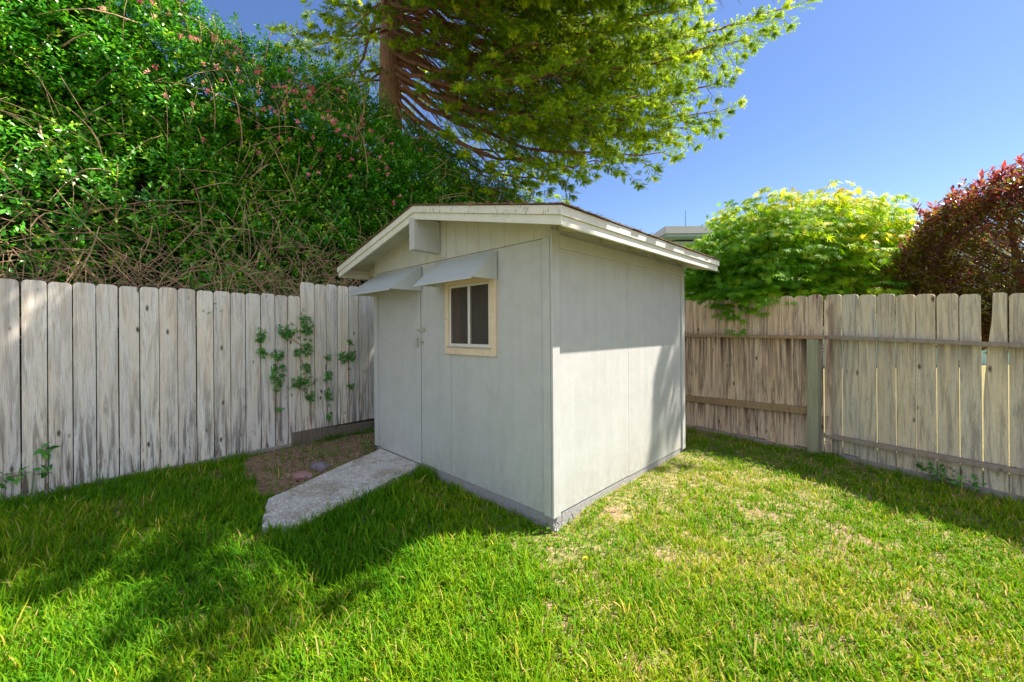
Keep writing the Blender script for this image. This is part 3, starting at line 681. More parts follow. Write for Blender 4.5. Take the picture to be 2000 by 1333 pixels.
# right fence
RP, RD, RN = (3.50, 4.42), (.41966, -.90768), (-.90768, -.41966)
FR = empty('fence', (3.95, 3.45, 0)); tag(FR, 'tan board fence at the right with thin gaps and one tapered board', 'fence')
re_ = [-.03, .127, .277, .423, .572, .721, .861, 1.007, 1.143, 1.286, 1.421]+list(np.arange(1.566, 3.6, .146))
for i, (a, b_) in enumerate(zip(re_[:-1], re_[1:])):
    g_ = random.uniform(.003, .0055); zt = 1.752-.07*min(a, 2)+random.uniform(-.005, .005)
    if i == 8:                                                # board cut away in a taper along its left edge
        pts = [(a+g_, .03), (b_-g_, .03), (b_-g_, zt-.01), (b_-g_-.02, zt), (a+.062, zt), (a+.055, 1.45), (a+.03, 1.2), (a+g_+.01, .98), (a+g_, .8)]
        m_ = MB(); m_.prism([(RP[0]+RD[0]*p[0], RP[1]+RD[1]*p[0], p[1]) for p in pts], (-RN[0]*.016, -RN[1]*.016, 0)); shift(m_.build('picket', M_FR, FR, .0025)); continue
    shift(picket(FR, RP, RD, RN, a+g_, b_-g_, .03+random.uniform(-.012, .012), zt, M_FR, 'clip', random.uniform(-.002, .002), random.uniform(-.003, .003)))
shift(board(FR, 'top_rail', RP, RD, RN, -.06, 3.5, (1.277, 1.312, 1.15, 1.183), .004, .088, M_RAILG))
shift(board(FR, 'bottom_rail', RP, RD, RN, -.06, 3.5, (.185, .222, .28, .32), .004, .088, M_RAILG))
shift(board(FR, 'kickboard', RP, RD, RN, .10, 3.5, (-.10, .028, -.10, .055), -.018, .02, M_KICKG))
shift(board(FR, 'post', RP, RD, RN, 2.35, 2.44, (-.2, 1.6, -.2, 1.6), .09, .18, M_POST))

# ---------------------------------------------------------------- leaf templates (y along the leaf, z up)
def T(v, f): return np.array(v, float), np.array(f)
LEAF = T([(0, 0, 0), (.26, .40, .05), (0, .5, -.03), (-.26, .40, .05), (.2, .75, .03), (0, 1, -.06), (-.2, .75, .03)],
         [(0, 1, 2, 2), (0, 2, 3, 3), (1, 4, 5, 2), (3, 2, 5, 6)])
LEAF3 = T([(0, 0, 0), (.27, .45, .06), (0, 1, -.05), (-.27, .45, .06)], [(0, 1, 2), (0, 2, 3)])
LONG3 = T([(0, 0, 0), (.17, .45, .05), (0, 1, -.04), (-.17, .45, .05)], [(0, 1, 2), (0, 2, 3)])
def palmate():
    v = [(0, .12, 0)]; lob = [(-2.15, .5), (-1.25, .82), (-.55, .98), (0, 1.12), (.55, .98), (1.25, .82), (2.15, .5)]
    f = []
    for k, (a, r) in enumerate(lob):
        i = len(v)
        for da, rr in ((-.26, .42), (0, 1), (.26, .42)):
            x = math.sin(a+da)*r*rr; y = .12+math.cos(a+da)*r*rr
            v.append((x, y, -.16*(r*rr)**2))
        f.append((0, i, i+1)); f.append((0, i+1, i+2))
    v = np.array(v, float)*.6
    return v, np.array(f)
PALM = palmate()

def shoot_leaves(P, D, npl, ll, tint_s, tmpl=LEAF3, spread=.9, jit=.15, length=.12, name='foliage', tip_bias=1.0):
    """leaves set round short shoots. P (n,3) base, D (n,3) direction"""
    n = len(P); D = norm(D)
    k = np.tile(np.arange(npl), n); idx = np.repeat(np.arange(n), npl); N_ = n*npl
    f = ((k+.5)/npl)**tip_bias
    ang = k*2.4+np.repeat(rng.random(n)*6.28, npl)+rng.normal(size=N_)*.3
    a = norm(np.cross(D, np.array([.31, .17, .93]))); b_ = np.cross(D, a)
    rad = a[idx]*np.cos(ang)[:, None]+b_[idx]*np.sin(ang)[:, None]
    out = norm(D[idx]*(1-spread*(1-f*.45))[:, None]+rad*spread)
    pos = P[idx]+D[idx]*(f*np.broadcast_to(length, (n,))[idx] if np.ndim(length) else f*length)[:, None]
    Bm = basis(out+rng.normal(size=(N_, 3))*jit, D[idx]+np.array([0, 0, .6])+rng.normal(size=(N_, 3))*jit)
    S = np.broadcast_to(ll, (N_,) if np.ndim(ll) == 0 else (n,))
    S = (S if np.ndim(ll) == 0 else S[idx])*(.65+.6*rng.random(N_))
    tint = np.clip(tint_s[idx]+.22*(f-.5)+rng.normal(size=N_)*.08, 0, 1)
    return scatter(name, tmpl[0], tmpl[1], Bm, pos, S, tint)
def merge_tubes(name, segs, mat_, parent, n=4):
    """many curved stems in one mesh; segs list of (points array, r0, r1)"""
    m_ = MB()
    for pts, r0, r1 in segs: m_.tube([Vector(p) for p in pts], r0, r1, n)
    me = bpy.data.meshes.new(name); me.from_pydata([tuple(x) for x in m_.v], [], m_.f); me.update()
    return link(name, me, mat_, parent)

# ---------------------------------------------------------------- hedge behind the left fence
HTOP_A = np.array([-3.0, -1, .3, 1.0, 1.5, 2.1, 2.7, 3.3, 4.1, 5.0, 6.0, 7.2, 8.5]); HTOP_Z = np.array([6.8, 6.7, 6.2, 5.5, 5.0, 4.95, 5.05, 5.0, 4.8, 4.7, 4.35, 4.15, 3.9])
LPv = np.array([LP[0], LP[1], 0]); LDv = np.array([LD[0], LD[1], 0]); LNv = np.array([LN[0], LN[1], 0])
HB = np.array([-3.2, 5.0, 0.])                               # base of the hedge
def hedge_pt(a, z, off): return LPv-HB+LDv*a[:, None]-LNv*off[:, None]+np.array([0, 0, 1.])*z[:, None]
def hedge():
    H = empty('hedge', (-3.2, 5.0, 0)); tag(H, 'tall overgrown green hedge with pink blossom and tangled dry stems above the left fence', 'hedge')
    n = 30000
    a = -2.6+rng.random(n)*10.6; top = np.interp(a, HTOP_A, HTOP_Z)+(vnoise(np.c_[a, a*0, a*0], 2.3)-.5)*.5
    z = 1.55+(top-1.55)*rng.random(n)**.92
    rel = (z-1.55)/(top-1.55)
    face = .16+.25*rel+.9*np.clip(rel-.82, 0, 1)**1.2*2.2
    P0_ = np.c_[a, z, np.zeros(n)]
    big = fbm(P0_, 1.5); face = face+(big-.5)*.75
    depth = rng.random(n)**2.0*.55; off = np.maximum(face+depth, .06)
    # bare zones: stems show in the lower third
    bare = np.clip(1.25-rel*3.4, 0, 1)*np.clip((vnoise(P0_+7, 1.9)-.22)*3.2, 0, .95)+np.clip((fbm(P0_+30, 2.4)-.60)*5, 0, .8)
    keep = rng.random(n) > bare; a, z, off, rel, big = a[keep], z[keep], off[keep], rel[keep], big[keep]
    # top cap, where the sky shows between the sprays
    nt_ = 7500; a2 = -2.6+rng.random(nt_)*10.6; top2 = np.interp(a2, HTOP_A, HTOP_Z)
    z2 = top2+rng.normal(size=nt_)*.16; o2 = .5+rng.random(nt_)*1.3
    P = np.r_[hedge_pt(a, z, off), hedge_pt(a2, z2, o2)]
    n = len(P)
    D = LNv*(.9-.4*np.r_[rel, np.ones(nt_)*.9])[:, None]+np.array([0, 0, .75])+rng.normal(size=(n, 3))*.42
    t = np.clip(.48+.5*(np.r_[big, rng.random(nt_)*.4+.1]-.5)+rng.normal(size=n)*.15, 0, 1)
    yel = rng.random(n) < .06; t[yel] = .95
    me = shoot_leaves(P-norm(D)*.05, D, 7, .056, t, LEAF3, .85, .2, .14)
    # deep inner layer
    link('foliage', me, M_HEDGE, H)
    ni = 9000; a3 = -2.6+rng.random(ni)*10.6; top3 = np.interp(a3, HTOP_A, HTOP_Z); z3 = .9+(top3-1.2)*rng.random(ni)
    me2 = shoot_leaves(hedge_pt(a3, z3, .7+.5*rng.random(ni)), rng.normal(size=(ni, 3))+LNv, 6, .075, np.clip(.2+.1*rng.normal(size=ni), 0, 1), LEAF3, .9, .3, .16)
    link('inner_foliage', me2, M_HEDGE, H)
    # lumpy sheet for the inner twigs, coloured dark for the shade in there
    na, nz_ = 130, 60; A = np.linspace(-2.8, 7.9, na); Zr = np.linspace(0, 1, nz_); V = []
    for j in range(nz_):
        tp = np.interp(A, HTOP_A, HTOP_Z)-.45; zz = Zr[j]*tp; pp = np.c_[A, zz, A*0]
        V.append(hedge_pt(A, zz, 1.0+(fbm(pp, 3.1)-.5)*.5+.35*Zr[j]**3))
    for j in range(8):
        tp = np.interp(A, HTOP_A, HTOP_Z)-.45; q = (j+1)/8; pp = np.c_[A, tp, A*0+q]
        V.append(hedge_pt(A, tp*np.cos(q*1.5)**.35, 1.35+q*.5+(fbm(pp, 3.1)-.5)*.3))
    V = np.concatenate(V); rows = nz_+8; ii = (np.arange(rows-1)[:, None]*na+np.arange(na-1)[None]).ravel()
    link('shade_twig_core', raw_mesh('shade_twig_core', V, np.stack([ii, ii+1, ii+1+na, ii+na], 1), None, False), M_CORE, H)
    # dry stems
    segs = []
    for k in range(2000):
        a_ = random.uniform(-2.4, 6.2); tp = float(np.interp(a_, HTOP_A, HTOP_Z))
        z_ = 1.4+(tp-1.6)*random.random()**(3.6 if k < 1900 else 1.4)
        l = random.uniform(.25, .9); o = random.uniform(.02, .45)+.2*(z_-1.5)/3
        ang = random.gauss(1.25, .65)*random.choice((1, 1, -1, 2.0)); da, dz = math.cos(ang), abs(math.sin(ang))*random.choice((1, 1, -.6))
        cv = random.uniform(-.5, .5); pts = []
        for s_ in np.linspace(0, 1, 5):
            aa = a_+da*l*s_+cv*s_*s_*l*.6; z1_ = z_+dz*l*s_-abs(cv)*s_*s_*l*.35; oo = o+random.uniform(-.01, .01)-.16*math.sin(s_*3)
            pts.append(LPv-HB+LDv*aa-LNv*max(.03, oo)+np.array([0, 0, max(1.30, z1_)]))
        r = random.choice((.002, .0025, .003, .003, .0045, .007)); segs.append((pts, r, r*.5))
    for k in range(900):                                      # the bare brown tangle over the fence top
        a_ = random.uniform(-2.2, 4.6); z_ = 1.72+abs(random.gauss(0, .38)); l = random.uniform(.2, .6); ang = random.uniform(0, 6.28); o = random.uniform(-.02, .22)
        cv = random.uniform(-.35, .35); pts = [LPv-HB+LDv*(a_+math.cos(ang)*l*s_+cv*s_*s_*l)-LNv*max(.03, o+.05*math.sin(4*s_+k))+np.array([0, 0, max(1.5, z_+math.sin(ang)*l*s_*.8-.1*s_*s_)]) for s_ in (0, .3, .6, 1)]
        r = random.choice((.002, .003, .003, .005)); segs.append((pts, r, r*.6))
    for k in range(60):                                       # thick old canes
        a_ = random.uniform(-2.4, 6.2); z_ = random.uniform(.6, 1.8); l = random.uniform(.8, 1.8); la = random.gauss(0, .35); o = random.uniform(.25, .6)
        pts = [LPv-HB+LDv*(a_+la*s_*l+.04*math.sin(5*s_+k))-LNv*(o+.1*math.sin(3*s_+k))+np.array([0, 0, z_+l*s_]) for s_ in np.linspace(0, 1, 6)]
        segs.append((pts, random.uniform(.008, .016), .005))
    tag(merge_tubes('dry_stems', segs, M_STEM, H), kind='stuff')
    # blossom: small pink bells in clusters near the crown
    nb = 150; ab = rng.normal(2.4, .75, nb); m1 = rng.random(nb) < .3; ab[m1] = -1+rng.random(m1.sum())*4.5
    tb = np.interp(ab, HTOP_A, HTOP_Z); zb_ = tb-.05-np.abs(rng.normal(size=nb))*.75; zb_[m1] = tb[m1]-rng.random(m1.sum())*1.6
    relb = (zb_-1.55)/(tb-1.55); fb_ = .16+.25*relb+.9*np.clip(relb-.82, 0, 1)**1.2*2.2+(fbm(np.c_[ab, zb_, ab*0], 1.5)-.5)*.75
    Pb = hedge_pt(ab, zb_, np.maximum(fb_-.10, .0))
    Pb = Pb[zb_ > 2.6]; nb = len(Pb)
    me3 = shoot_leaves(Pb, LNv*.5+np.array([0, 0, .4])+rng.normal(size=(nb, 3))*.5, 9, .036, rng.random(nb), LEAF3, 1., .35, .045, 'blossom')
    tag(link('blossom', me3, M_BLOSSOM, H), kind='stuff')
hedge()

# ---------------------------------------------------------------- spruce over the shed
SHOOT_V, SHOOT_F = [], []
for k in range(24):
    a = k*2.4; y = .02+.95*k/24; l = (.25+.05*math.sin(k))*(1-.35*(k/24)**2); ca, sa = math.cos(a), math.sin(a); wn = .052
    i = len(SHOOT_V); SHOOT_V += [(ca*.02-sa*wn, y, sa*.02+ca*wn), (ca*.02+sa*wn, y, sa*.02-ca*wn), (ca*l, y+.13, sa*l)]; SHOOT_F.append((i, i+1, i+2))
i = len(SHOOT_V); SHOOT_V += [(-.02, 0, 0), (.02, 0, 0), (0, 1, 0)]; SHOOT_F.append((i, i+1, i+2))
SHOOT_V = np.array(SHOOT_V); SHOOT_F = np.array(SHOOT_F)
def spruce():
    S = empty('spruce_tree', (-2.57, 8.6, 0)); tag(S, 'large spruce with drooping limbs reaching over the shed roof', 'tree')
    SO = np.array([2.57, -8.6, 0.])
    tm = MB(); tm.tube([(0, 0, 0), (.02, 0, 2), (0, .02, 4), (-.02, 0, 6), (.01, 0, 8.5), (0, 0, 12), (0, 0, 15)], .36, .12, 20)
    tm.build('trunk', M_BARK, S, smooth=True)
    # tip x, y, z, start height, foliage density, where along the limb foliage starts
    ends = [(4.54, 6.5, 6.62, 8.2, 1, .35), (4.3, 7.0, 6.5, 7.9, 1, .35), (3.62, 7.0, 5.68, 7.4, 1, .4), (4.0, 7.5, 5.5, 7.2, 1, .4), (3.75, 8.0, 5.42, 6.9, 1, .45), (2.72, 7.0, 4.5, 6.7, 1, .5),
        (1.82, 7.0, 4.3, 6.4, 1, .55), (.98, 7.5, 4.15, 6.1, 1, .55), (.4, 7.6, 3.95, 5.8, .8, .5), (-.21, 9.0, 4.5, 6.0, .7, .4), (1.95, 6.0, 4.9, 7.0, 1, .45), (1.09, 5.6, 5.2, 7.2, 1, .5),
        (3.12, 8.0, 6.9, 8.8, 1, .3), (2.36, 9.0, 8.3, 9.6, .9, .3), (.42, 6.0, 5.7, 7.4, 1, .5), (.86, 6.5, 4.9, 6.9, .9, .55), (-.95, 9.5, 5.1, 6.3, .6, .3), (-1.7, 10.4, 5.4, 6.5, .7, .2),
        (-4.38, 7.5, 7.1, 8.0, 1, .2), (-3.81, 7.5, 6.2, 7.2, 1, .2), (-5.03, 9.0, 7.7, 8.6, 1, .2), (-3.55, 7.9, 6.3, 7.1, 1, .15), (-2.7, 6.6, 6.75, 7.9, .6, .4),
        (-1.04, 7.0, 6.5, 8.0, .7, .3), (2.65, 6.0, 6.3, 8.2, 1, .4), (3.6, 8.8, 7.6, 9.4, .9, .3), (1.2, 10.5, 5.6, 7.2, .7, .4), (2.9, 9.2, 5.9, 7.6, .9, .45), (4.2, 8.4, 8.4, 10.2, .8, .35),
        (-4.3, 8.3, 6.3, 7.0, 1, .2), (-3.3, 7.0, 7.3, 8.4, 1, .2), (-4.6, 7.0, 8.2, 9.3, 1, .25), (1.4, 7.2, 6.4, 8.3, .8, .5), (.2, 8.3, 6.2, 7.8, .5, .4), (2.4, 7.4, 5.3, 7.0, 1, .5),
        (3.3, 6.4, 5.95, 7.7, 1, .5), (.9, 8.6, 4.9, 6.6, .8, .5),
        # limbs that reach out over the yard, above the picture
        (.6, 3.9, 6.0, 8.4, 1, .35), (-.5, 3.7, 6.3, 8.6, 1, .35), (-1.6, 3.6, 6.6, 8.8, 1, .35), (.1, 4.5, 6.6, 9.0, 1, .3), (1.4, 4.6, 6.4, 8.6, 1, .4), (-2.6, 4.4, 7.2, 9.0, 1, .3), (-3.6, 5.2, 7.6, 9.4, 1, .3), (1.9, 3.9, 6.9, 9.2, .8, .5), (-.6, 5.2, 7.2, 9.6, .9, .3),
        (1.0, 3.3, 6.5, 9.0, 1, .5), (1.7, 3.8, 6.6, 8.8, 1, .5), (.2, 3.2, 6.4, 9.2, 1, .5), (1.3, 5.4, 7.0, 9.0, 1, .5), (1.9, 5.0, 6.9, 9.4, 1, .5), (-.2, 5.9, 7.4, 9.2, 1, .5), (.7, 5.1, 7.1, 9.6, 1, .5), (.6, 4.5, 7.4, 10, 1, .5),
        (5.65, 4.68, 6.95, 10.8, 2., .87), (5.8, 4.9, 6.8, 10.9, 2., .87), (5.7, 4.86, 7.3, 11.2, 2., .87),
        (1.6, 4.4, 7.3, 9.6, 1.2, .5), (.0, 4.2, 7.0, 9.8, 1.2, .45), (.8, 3.6, 7.2, 10.2, 1.2, .5), (1.7, 3.3, 7.2, 10, 1.2, .6), (.3, 5.5, 7.6, 10, 1.2, .4), (1.0, 6.0, 7.8, 10, 1.2, .4), (-.3, 3.3, 6.9, 9.6, 1.2, .5), (1.2, 4.1, 7.9, 10.6, 1.2, .5), (2.0, 5.8, 7.8, 10.2, 1.2, .5)]
    # fill the crown: more limbs at random inside its drooping envelope
    er = random.Random(5)
    for k in range(21):
        x = er.uniform(-5.0, 3.9); y = er.uniform(6.2, 10.4)
        low = 4.3+max(0, (-1.0-x))*.75+max(0, x-1)*.40+er.uniform(0, 3.4)
        if -3.5 < x < -1.5 and y < 8.8: continue
        ends.append((x, y, low, low+1.3+er.uniform(0, 1.0), er.uniform(.6, .9), er.uniform(.15, .4) if x < -1.5 else er.uniform(.5, .75)))
    for k in range(15):
        x = er.uniform(1.2, 4.2); y = er.uniform(6.0, 8.6); low = 4.4+(x-1)*.42+max(0, 7.0-y)*.3+er.uniform(0, 2.6)
        ends.append((x, y, low, low+1.4+er.uniform(0, 1.2), 1, er.uniform(.35, .6)))
    ends += [(1.65, 2.85, 6.45, 9.4, 2., .78), (1.25, 2.65, 6.4, 9.5, 2., .78), (.65, 2.6, 6.5, 9.3, 2., .75), (.05, 2.7, 6.6, 9.6, 2., .75), (1.75, 3.2, 6.6, 9.7, 2., .75), (1.0, 2.95, 6.7, 9.8, 2., .75), (.4, 3.0, 6.9, 10, 2., .75), (-.5, 2.9, 6.8, 10, 2., .75)]
    ends += [(2.85, 2.7, 6.5, 9.6, 2., .8), (3.0, 2.45, 6.6, 9.8, 2., .82)]
    for k in range(34):                                       # the part of the crown that shades the left lawn and fence
        x = er.uniform(.0, 2.9); y = er.uniform(2.75 if x < 1.7 else 3.75, 6.0)
        low = 6.3+er.uniform(0, 1.2)+max(0, y-5)*.5; ends.append((x, y, low, low+2.8+er.uniform(0, 1.0), 2., .68))
    limbs = []; segs = []; SP = []; SD = []; ST = []
    def curve(p0, p1, sag, n):
        t = np.linspace(0, 1, n)[:, None]; p = p0*(1-t)+p1*t; p[:, 2] -= (np.sin(t[:, 0]*math.pi))*sag; return p
    for e in ends:
        tip = np.array(e[:3]); st = np.array([-2.57, 8.6, e[3]]); v = tip-st; Lh = np.linalg.norm(v)
        C = curve(st, tip, .10*Lh, 14); C[1:-1] += rng.normal(size=(12, 3))*.035
        lb = MB(); lb.tube([Vector(p+SO) for p in C], .012+.0075*Lh, .007, 8); lb.build('limb', M_LIMB, S, smooth=True)
        ddir = v/Lh; perp = norm(np.cross(ddir, np.array([0, 0, 1.]))); dens = e[4]
        s = .22
        nb = int(Lh/(.17 if e[5] < .5 or e[4] > 1 else .27))
        for k in range(nb):
            f = .14+.86*(k+random.random())/nb; fi = f*13; i0 = min(12, int(fi)); base = C[i0]*(1-(fi-i0))+C[i0+1]*(fi-i0)
            sg_ = 1 if k % 2 else -1
            bl_ = (.30+.95*(1-f)**.7*min(1.6, Lh/4.2))*random.uniform(.65, 1.2); 
            fol = f > e[5] or (random.random() < .22 and e[3] < 9.3)
            d = ddir*random.uniform(.55, 1.0)+perp*sg_*random.uniform(.6, 1.0)+np.array([0, 0, random.uniform(-.45, .18)]); d = d/np.linalg.norm(d)
            tip2 = base+d*bl_; tip2[2] -= .10*bl_
            C2 = curve(base, tip2, .06*bl_, 5); segs.append((C2+SO, .005+.006*bl_, .002))
            if not fol:                                        # bare dead twigs inside the canopy
                for q in range(3):
                    p = C2[1+q]; dd = rng.normal(size=3)*.5+d*.6; segs.append((np.array([p, p+dd*.12, p+dd*.25+np.array([0, 0, -.04])])+SO, .003, .0015))
                continue
            ns = int(bl_/.022*dens); tt = .12+.9*rng.random(ns)
            tt = np.clip(tt, 0, 1); pi = tt*4; ip = np.minimum(3, pi.astype(int)); pp = C2[ip]*(1-(pi-ip))[:, None]+C2[ip+1]*(pi-ip)[:, None]
            nt2 = 16; hd = norm(d*1.2+rng.normal(size=(nt2, 3))*.5); SP.append(tip2+hd*.02*rng.random((nt2, 1))); SD.append(hd); ST.append(np.clip(.66+random.uniform(-.28, .3)+rng.normal(size=nt2)*.12, 0, 1))
            # spray axes: fan outwards from the branchlet
            sd_ = norm(np.cross(d, np.array([0, 0, 1.]))); sgn = rng.choice([-1, 1], ns)
            off = rng.random(ns)*(.22*(1.1-tt)+.05); D_ = d*(.7+rng.random(ns)*.5)[:, None]+sd_*(sgn*(.5+.5*rng.random(ns)))[:, None]+rng.normal(size=(ns, 3))*.22+np.array([0, 0, .02])
            D_ = norm(D_); P_ = pp+D_*off[:, None]; P_[:, 2] -= off*.25*rng.random(ns)
            SP.append(P_); SD.append(D_); ST.append(np.clip(.30+random.uniform(-.18, .22)+.45*tt*rng.random(ns)+rng.normal(size=ns)*.10+.12*(f-.5), 0, 1))
    SP = np.concatenate(SP); SD = np.concatenate(SD); ST = np.concatenate(ST)
    print('spruce shoots', len(SP))
    n = len(SP)
    me = scatter('needles', SHOOT_V, SHOOT_F, basis(SD, np.array([0, 0, 1.])+rng.normal(size=(n, 3))*.6), SP+SO, .085+.055*rng.random(n), ST)
    link('crown', me, M_SPRUCE, S)
    tag(merge_tubes('twigs', segs, M_LIMB, S, 3), kind='stuff')
    # two low bare stubs curving up beside the trunk
    for pts in ([(-.25, -.1, 4.95), (-.6, -.25, 5.25), (-.8, -.3, 5.22), (-1.15, -.3, 5.0)], [(-.2, -.1, 5.6), (-.6, -.2, 5.85), (-1.1, -.3, 5.85), (-1.6, -.35, 5.6)], [(.2, -.2, 4.6), (.6, -.4, 4.75), (.75, -.5, 5.2), (.7, -.5, 5.7)]):
        lb = MB(); lb.tube(pts, .075, .03, 8); lb.build('limb', M_LIMB, S, smooth=True)
spruce()

# ---------------------------------------------------------------- maple behind the back fence
def maple():
    c0 = np.array([3.74, 5.62, 0]); Mt = empty('maple_tree', (3.74, 5.62, 0)); tag(Mt, 'bushy green maple with yellow young and sunlit leaves hanging over the back fence', 'tree')
    fd = np.array([BD[0], BD[1], 0]); fn = np.array([-BN[0], -BN[1], 0])       # along fence, away from yard
    view = norm(np.array([.57, .82, 0.])); side = np.array([.82, -.57, 0.])
    segs = []
    for k in range(7):
        a = k/7*6.28; r = .06; top = np.array([math.cos(a)*.75, math.sin(a)*.6, random.uniform(2.3, 2.9)])
        pts = [np.array([math.cos(a)*r, math.sin(a)*r, 0]), np.array([math.cos(a)*.14, math.sin(a)*.14, .9]), np.array([math.cos(a)*.36, math.sin(a)*.3, 1.7]), top]
        tb = MB(); tb.tube([Vector(p) for p in pts], .038, .012, 8); tb.build('trunk', M_STEMG, Mt, smooth=True)
    # leafy sprays in tiers through the crown
    n = 3300; u = rng.normal(size=(n, 3)); u = norm(u); rr = (.45+.55*rng.random(n)**.6)
    q = u*rr[:, None]; rad = np.array([1.32, .92, .95])
    lump = .60+.74*fbm(u*2+11, 2.2); q = q*lump[:, None]
    P = side*(q[:, 0]*rad[0])[:, None]+view*(q[:, 1]*rad[1])[:, None]+np.array([0, 0, 1.])*(q[:, 2]*rad[2])[:, None]
    P[:, 2] += 2.30+.08*q[:, 0]
    P[:, 2] = np.maximum(P[:, 2], 1.55+rng.random(n)*.25)
    W_ = P+c0; db = (W_-np.array([BP[0], BP[1], 0]))@fn; ok = (db > .05) | (P[:, 2] > 2.0); P = P[ok]; u = u[ok]; q = q[ok]
    # a spray that droops over the pickets
    k = 16; e = np.array([2.93, 5.02, 0])-c0; X = e+rng.normal(size=(k, 3))*np.array([.13, .10, .11])+np.array([0, 0, 1.72]); X[:, 2] -= .1*rng.random(k)
    k2 = 45; t_ = rng.random(k2)[:, None]; X2 = (np.array([2.72, 5.35, 1.86])*(1-t_)+np.array([3.25, 4.78, 1.9])*t_)-c0*1.0+rng.normal(size=(k2, 3))*.08
    P = np.r_[P, X, X2]; u = np.r_[u, np.tile([-.5, -.7, -.5], (k+k2, 1))]
    # a yellow spray at the far right, and wisps at the top
    k3 = 70; X3 = np.array([4.30, 4.72, 1.95])-c0+rng.normal(size=(k3, 3))*np.array([.22, .16, .26]); P = np.r_[P, X3]; u = np.r_[u, np.tile([.6, -.2, .5], (k3, 1))]
    k4 = 30; X4 = np.array([4.25, 5.2, 3.05])-c0+rng.normal(size=(k4, 3))*np.array([.35, .2, .12]); P = np.r_[P, X4]; u = np.r_[u, np.tile([.4, 0, .8], (k4, 1))]
    n = len(P); npl = 8
    axis = norm(np.c_[u[:, 0]+rng.normal(size=n)*.4, u[:, 1]+rng.normal(size=n)*.4, np.full(n, -.05)])
    idx = np.repeat(np.arange(n), npl); m_ = n*npl; f = rng.random(m_)
    perp = np.cross(axis, [0, 0, 1.]); sg_ = rng.normal(size=m_)*.8
    dirs = axis[idx]+perp[idx]*sg_[:, None]+np.array([0, 0, -.8])+rng.normal(size=(m_, 3))*.38
    pos = P[idx]+axis[idx]*(f*.22)[:, None]+perp[idx]*(sg_*.06)[:, None]-np.array([0, 0, 1.])*(f*.05)[:, None]
    Bm = basis(dirs, np.array([-.25, -.35, .7])+rng.normal(size=(m_, 3))*.45)
    hh = (P[:, 2]-1.7)/1.6; ti = np.clip(.42+.50*np.clip(hh-.40, 0, 1)+.16*u[:, 0]+rng.normal(size=n)*.12, 0, 1)  # tint yellows with height: young leaves plus sun glow put into the colour
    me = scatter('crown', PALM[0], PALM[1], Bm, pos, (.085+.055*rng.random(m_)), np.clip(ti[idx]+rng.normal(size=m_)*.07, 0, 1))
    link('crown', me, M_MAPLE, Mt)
    for i in range(0, n, 4):
        a = P[i]; b0 = np.array([a[0]*.25, a[1]*.25, max(.9, a[2]-.7-.3*random.random())]); mid = (a+b0)/2+np.array([0, 0, .08])
        segs.append((np.array([b0, mid, a]), .007, .002))
    tag(merge_tubes('twigs', segs, M_STEMG, Mt, 3), kind='stuff')
maple()

# ---------------------------------------------------------------- purple-leaved shrub at the right
def redbush():
    c0 = np.array([5.12, 3.56, 0]); T_ = empty('purple_leaf_shrub', tuple(c0)); tag(T_, 'dense shrub with red purple leaves behind the right fence', 'shrub')
    fd = np.array([RD[0], RD[1], 0]); fn = np.array([-RN[0], -RN[1], 0])
    n = 9800; v = rng.random((n, 3))*2-1
    # rounded box clipped like a hedge
    r = (np.abs(v[:, 0])**3+np.abs(v[:, 1])**3+np.abs(v[:, 2])**3)**(1/3); v = v/np.maximum(r, 1e-3)[:, None]*(.66+.34*rng.random(n)**.5)[:, None]
    v = v*(.74+.5*fbm(v+3, 2.5))[:, None]
    P = fd*(v[:, 0]*1.3)[:, None]+fn*(v[:, 1]*.55)[:, None]+np.array([0, 0, 1.])*(v[:, 2]*.88)[:, None]; P[:, 2] += 2.05+.06*v[:, 0]-.35*np.clip(-v[:, 0]-.25, 0, 1)*(v[:, 2] > 0)
    D = norm(np.c_[P[:, 0]*.35, P[:, 1]*.35, np.full(n, .65)]+rng.normal(size=(n, 3))*.38)
    hh = (P[:, 2]-1.6)/1.5; t = np.clip(.16+.55*np.clip(hh, 0, 1)**1.6+rng.normal(size=n)*.24, 0, 1)
    me = shoot_leaves(P, D, 6, .062, t, LONG3, .72, .22, .10)
    link('crown', me, M_RED, T_)
    # upright new shoots on top
    k = 130; x = rng.random(k)*2-1; y = rng.random(k)*2-1; Q = fd*(x*1.05)[:, None]+fn*(y*.5)[:, None]+np.array([0, 0, 1.])*(2.86+.06*x-.35*np.clip(-x-.25, 0, 1)-.06*rng.random(k))[:, None]
    me = shoot_leaves(Q, np.array([0, 0, 1.])+rng.normal(size=(k, 3))*.25, 9, .085, np.clip(.85+rng.normal(size=k)*.12, 0, 1), LONG3, .45, .15, .16)
    link('young_shoots', me, M_RED, T_)
    for (dx, dy, r_) in ((-.28, -.12, .055), (.25, .15, .05), (.8, -.2, .04)):
        b0 = fd*dx*1.0+fn*dy; tb = MB(); tb.tube([Vector(b0), Vector(b0+np.array([.02, .02, .8])), Vector(b0*1.1+np.array([0, .03, 1.7])), Vector(b0*1.5+np.array([.02, 0, 2.7]))], r_, .02, 8); tb.build('trunk', M_LIMB, T_, smooth=True)
    segs = []
    for i in range(0, n, 14):
        a = P[i]; b0 = np.array([a[0]*.4, a[1]*.4, max(1.2, a[2]-.5)]); segs.append((np.array([b0, (a+b0)/2+rng.normal(size=3)*.03, a]), .006, .002))
    tag(merge_tubes('twigs', segs, M_LIMB, T_, 3), kind='stuff')
redbush()

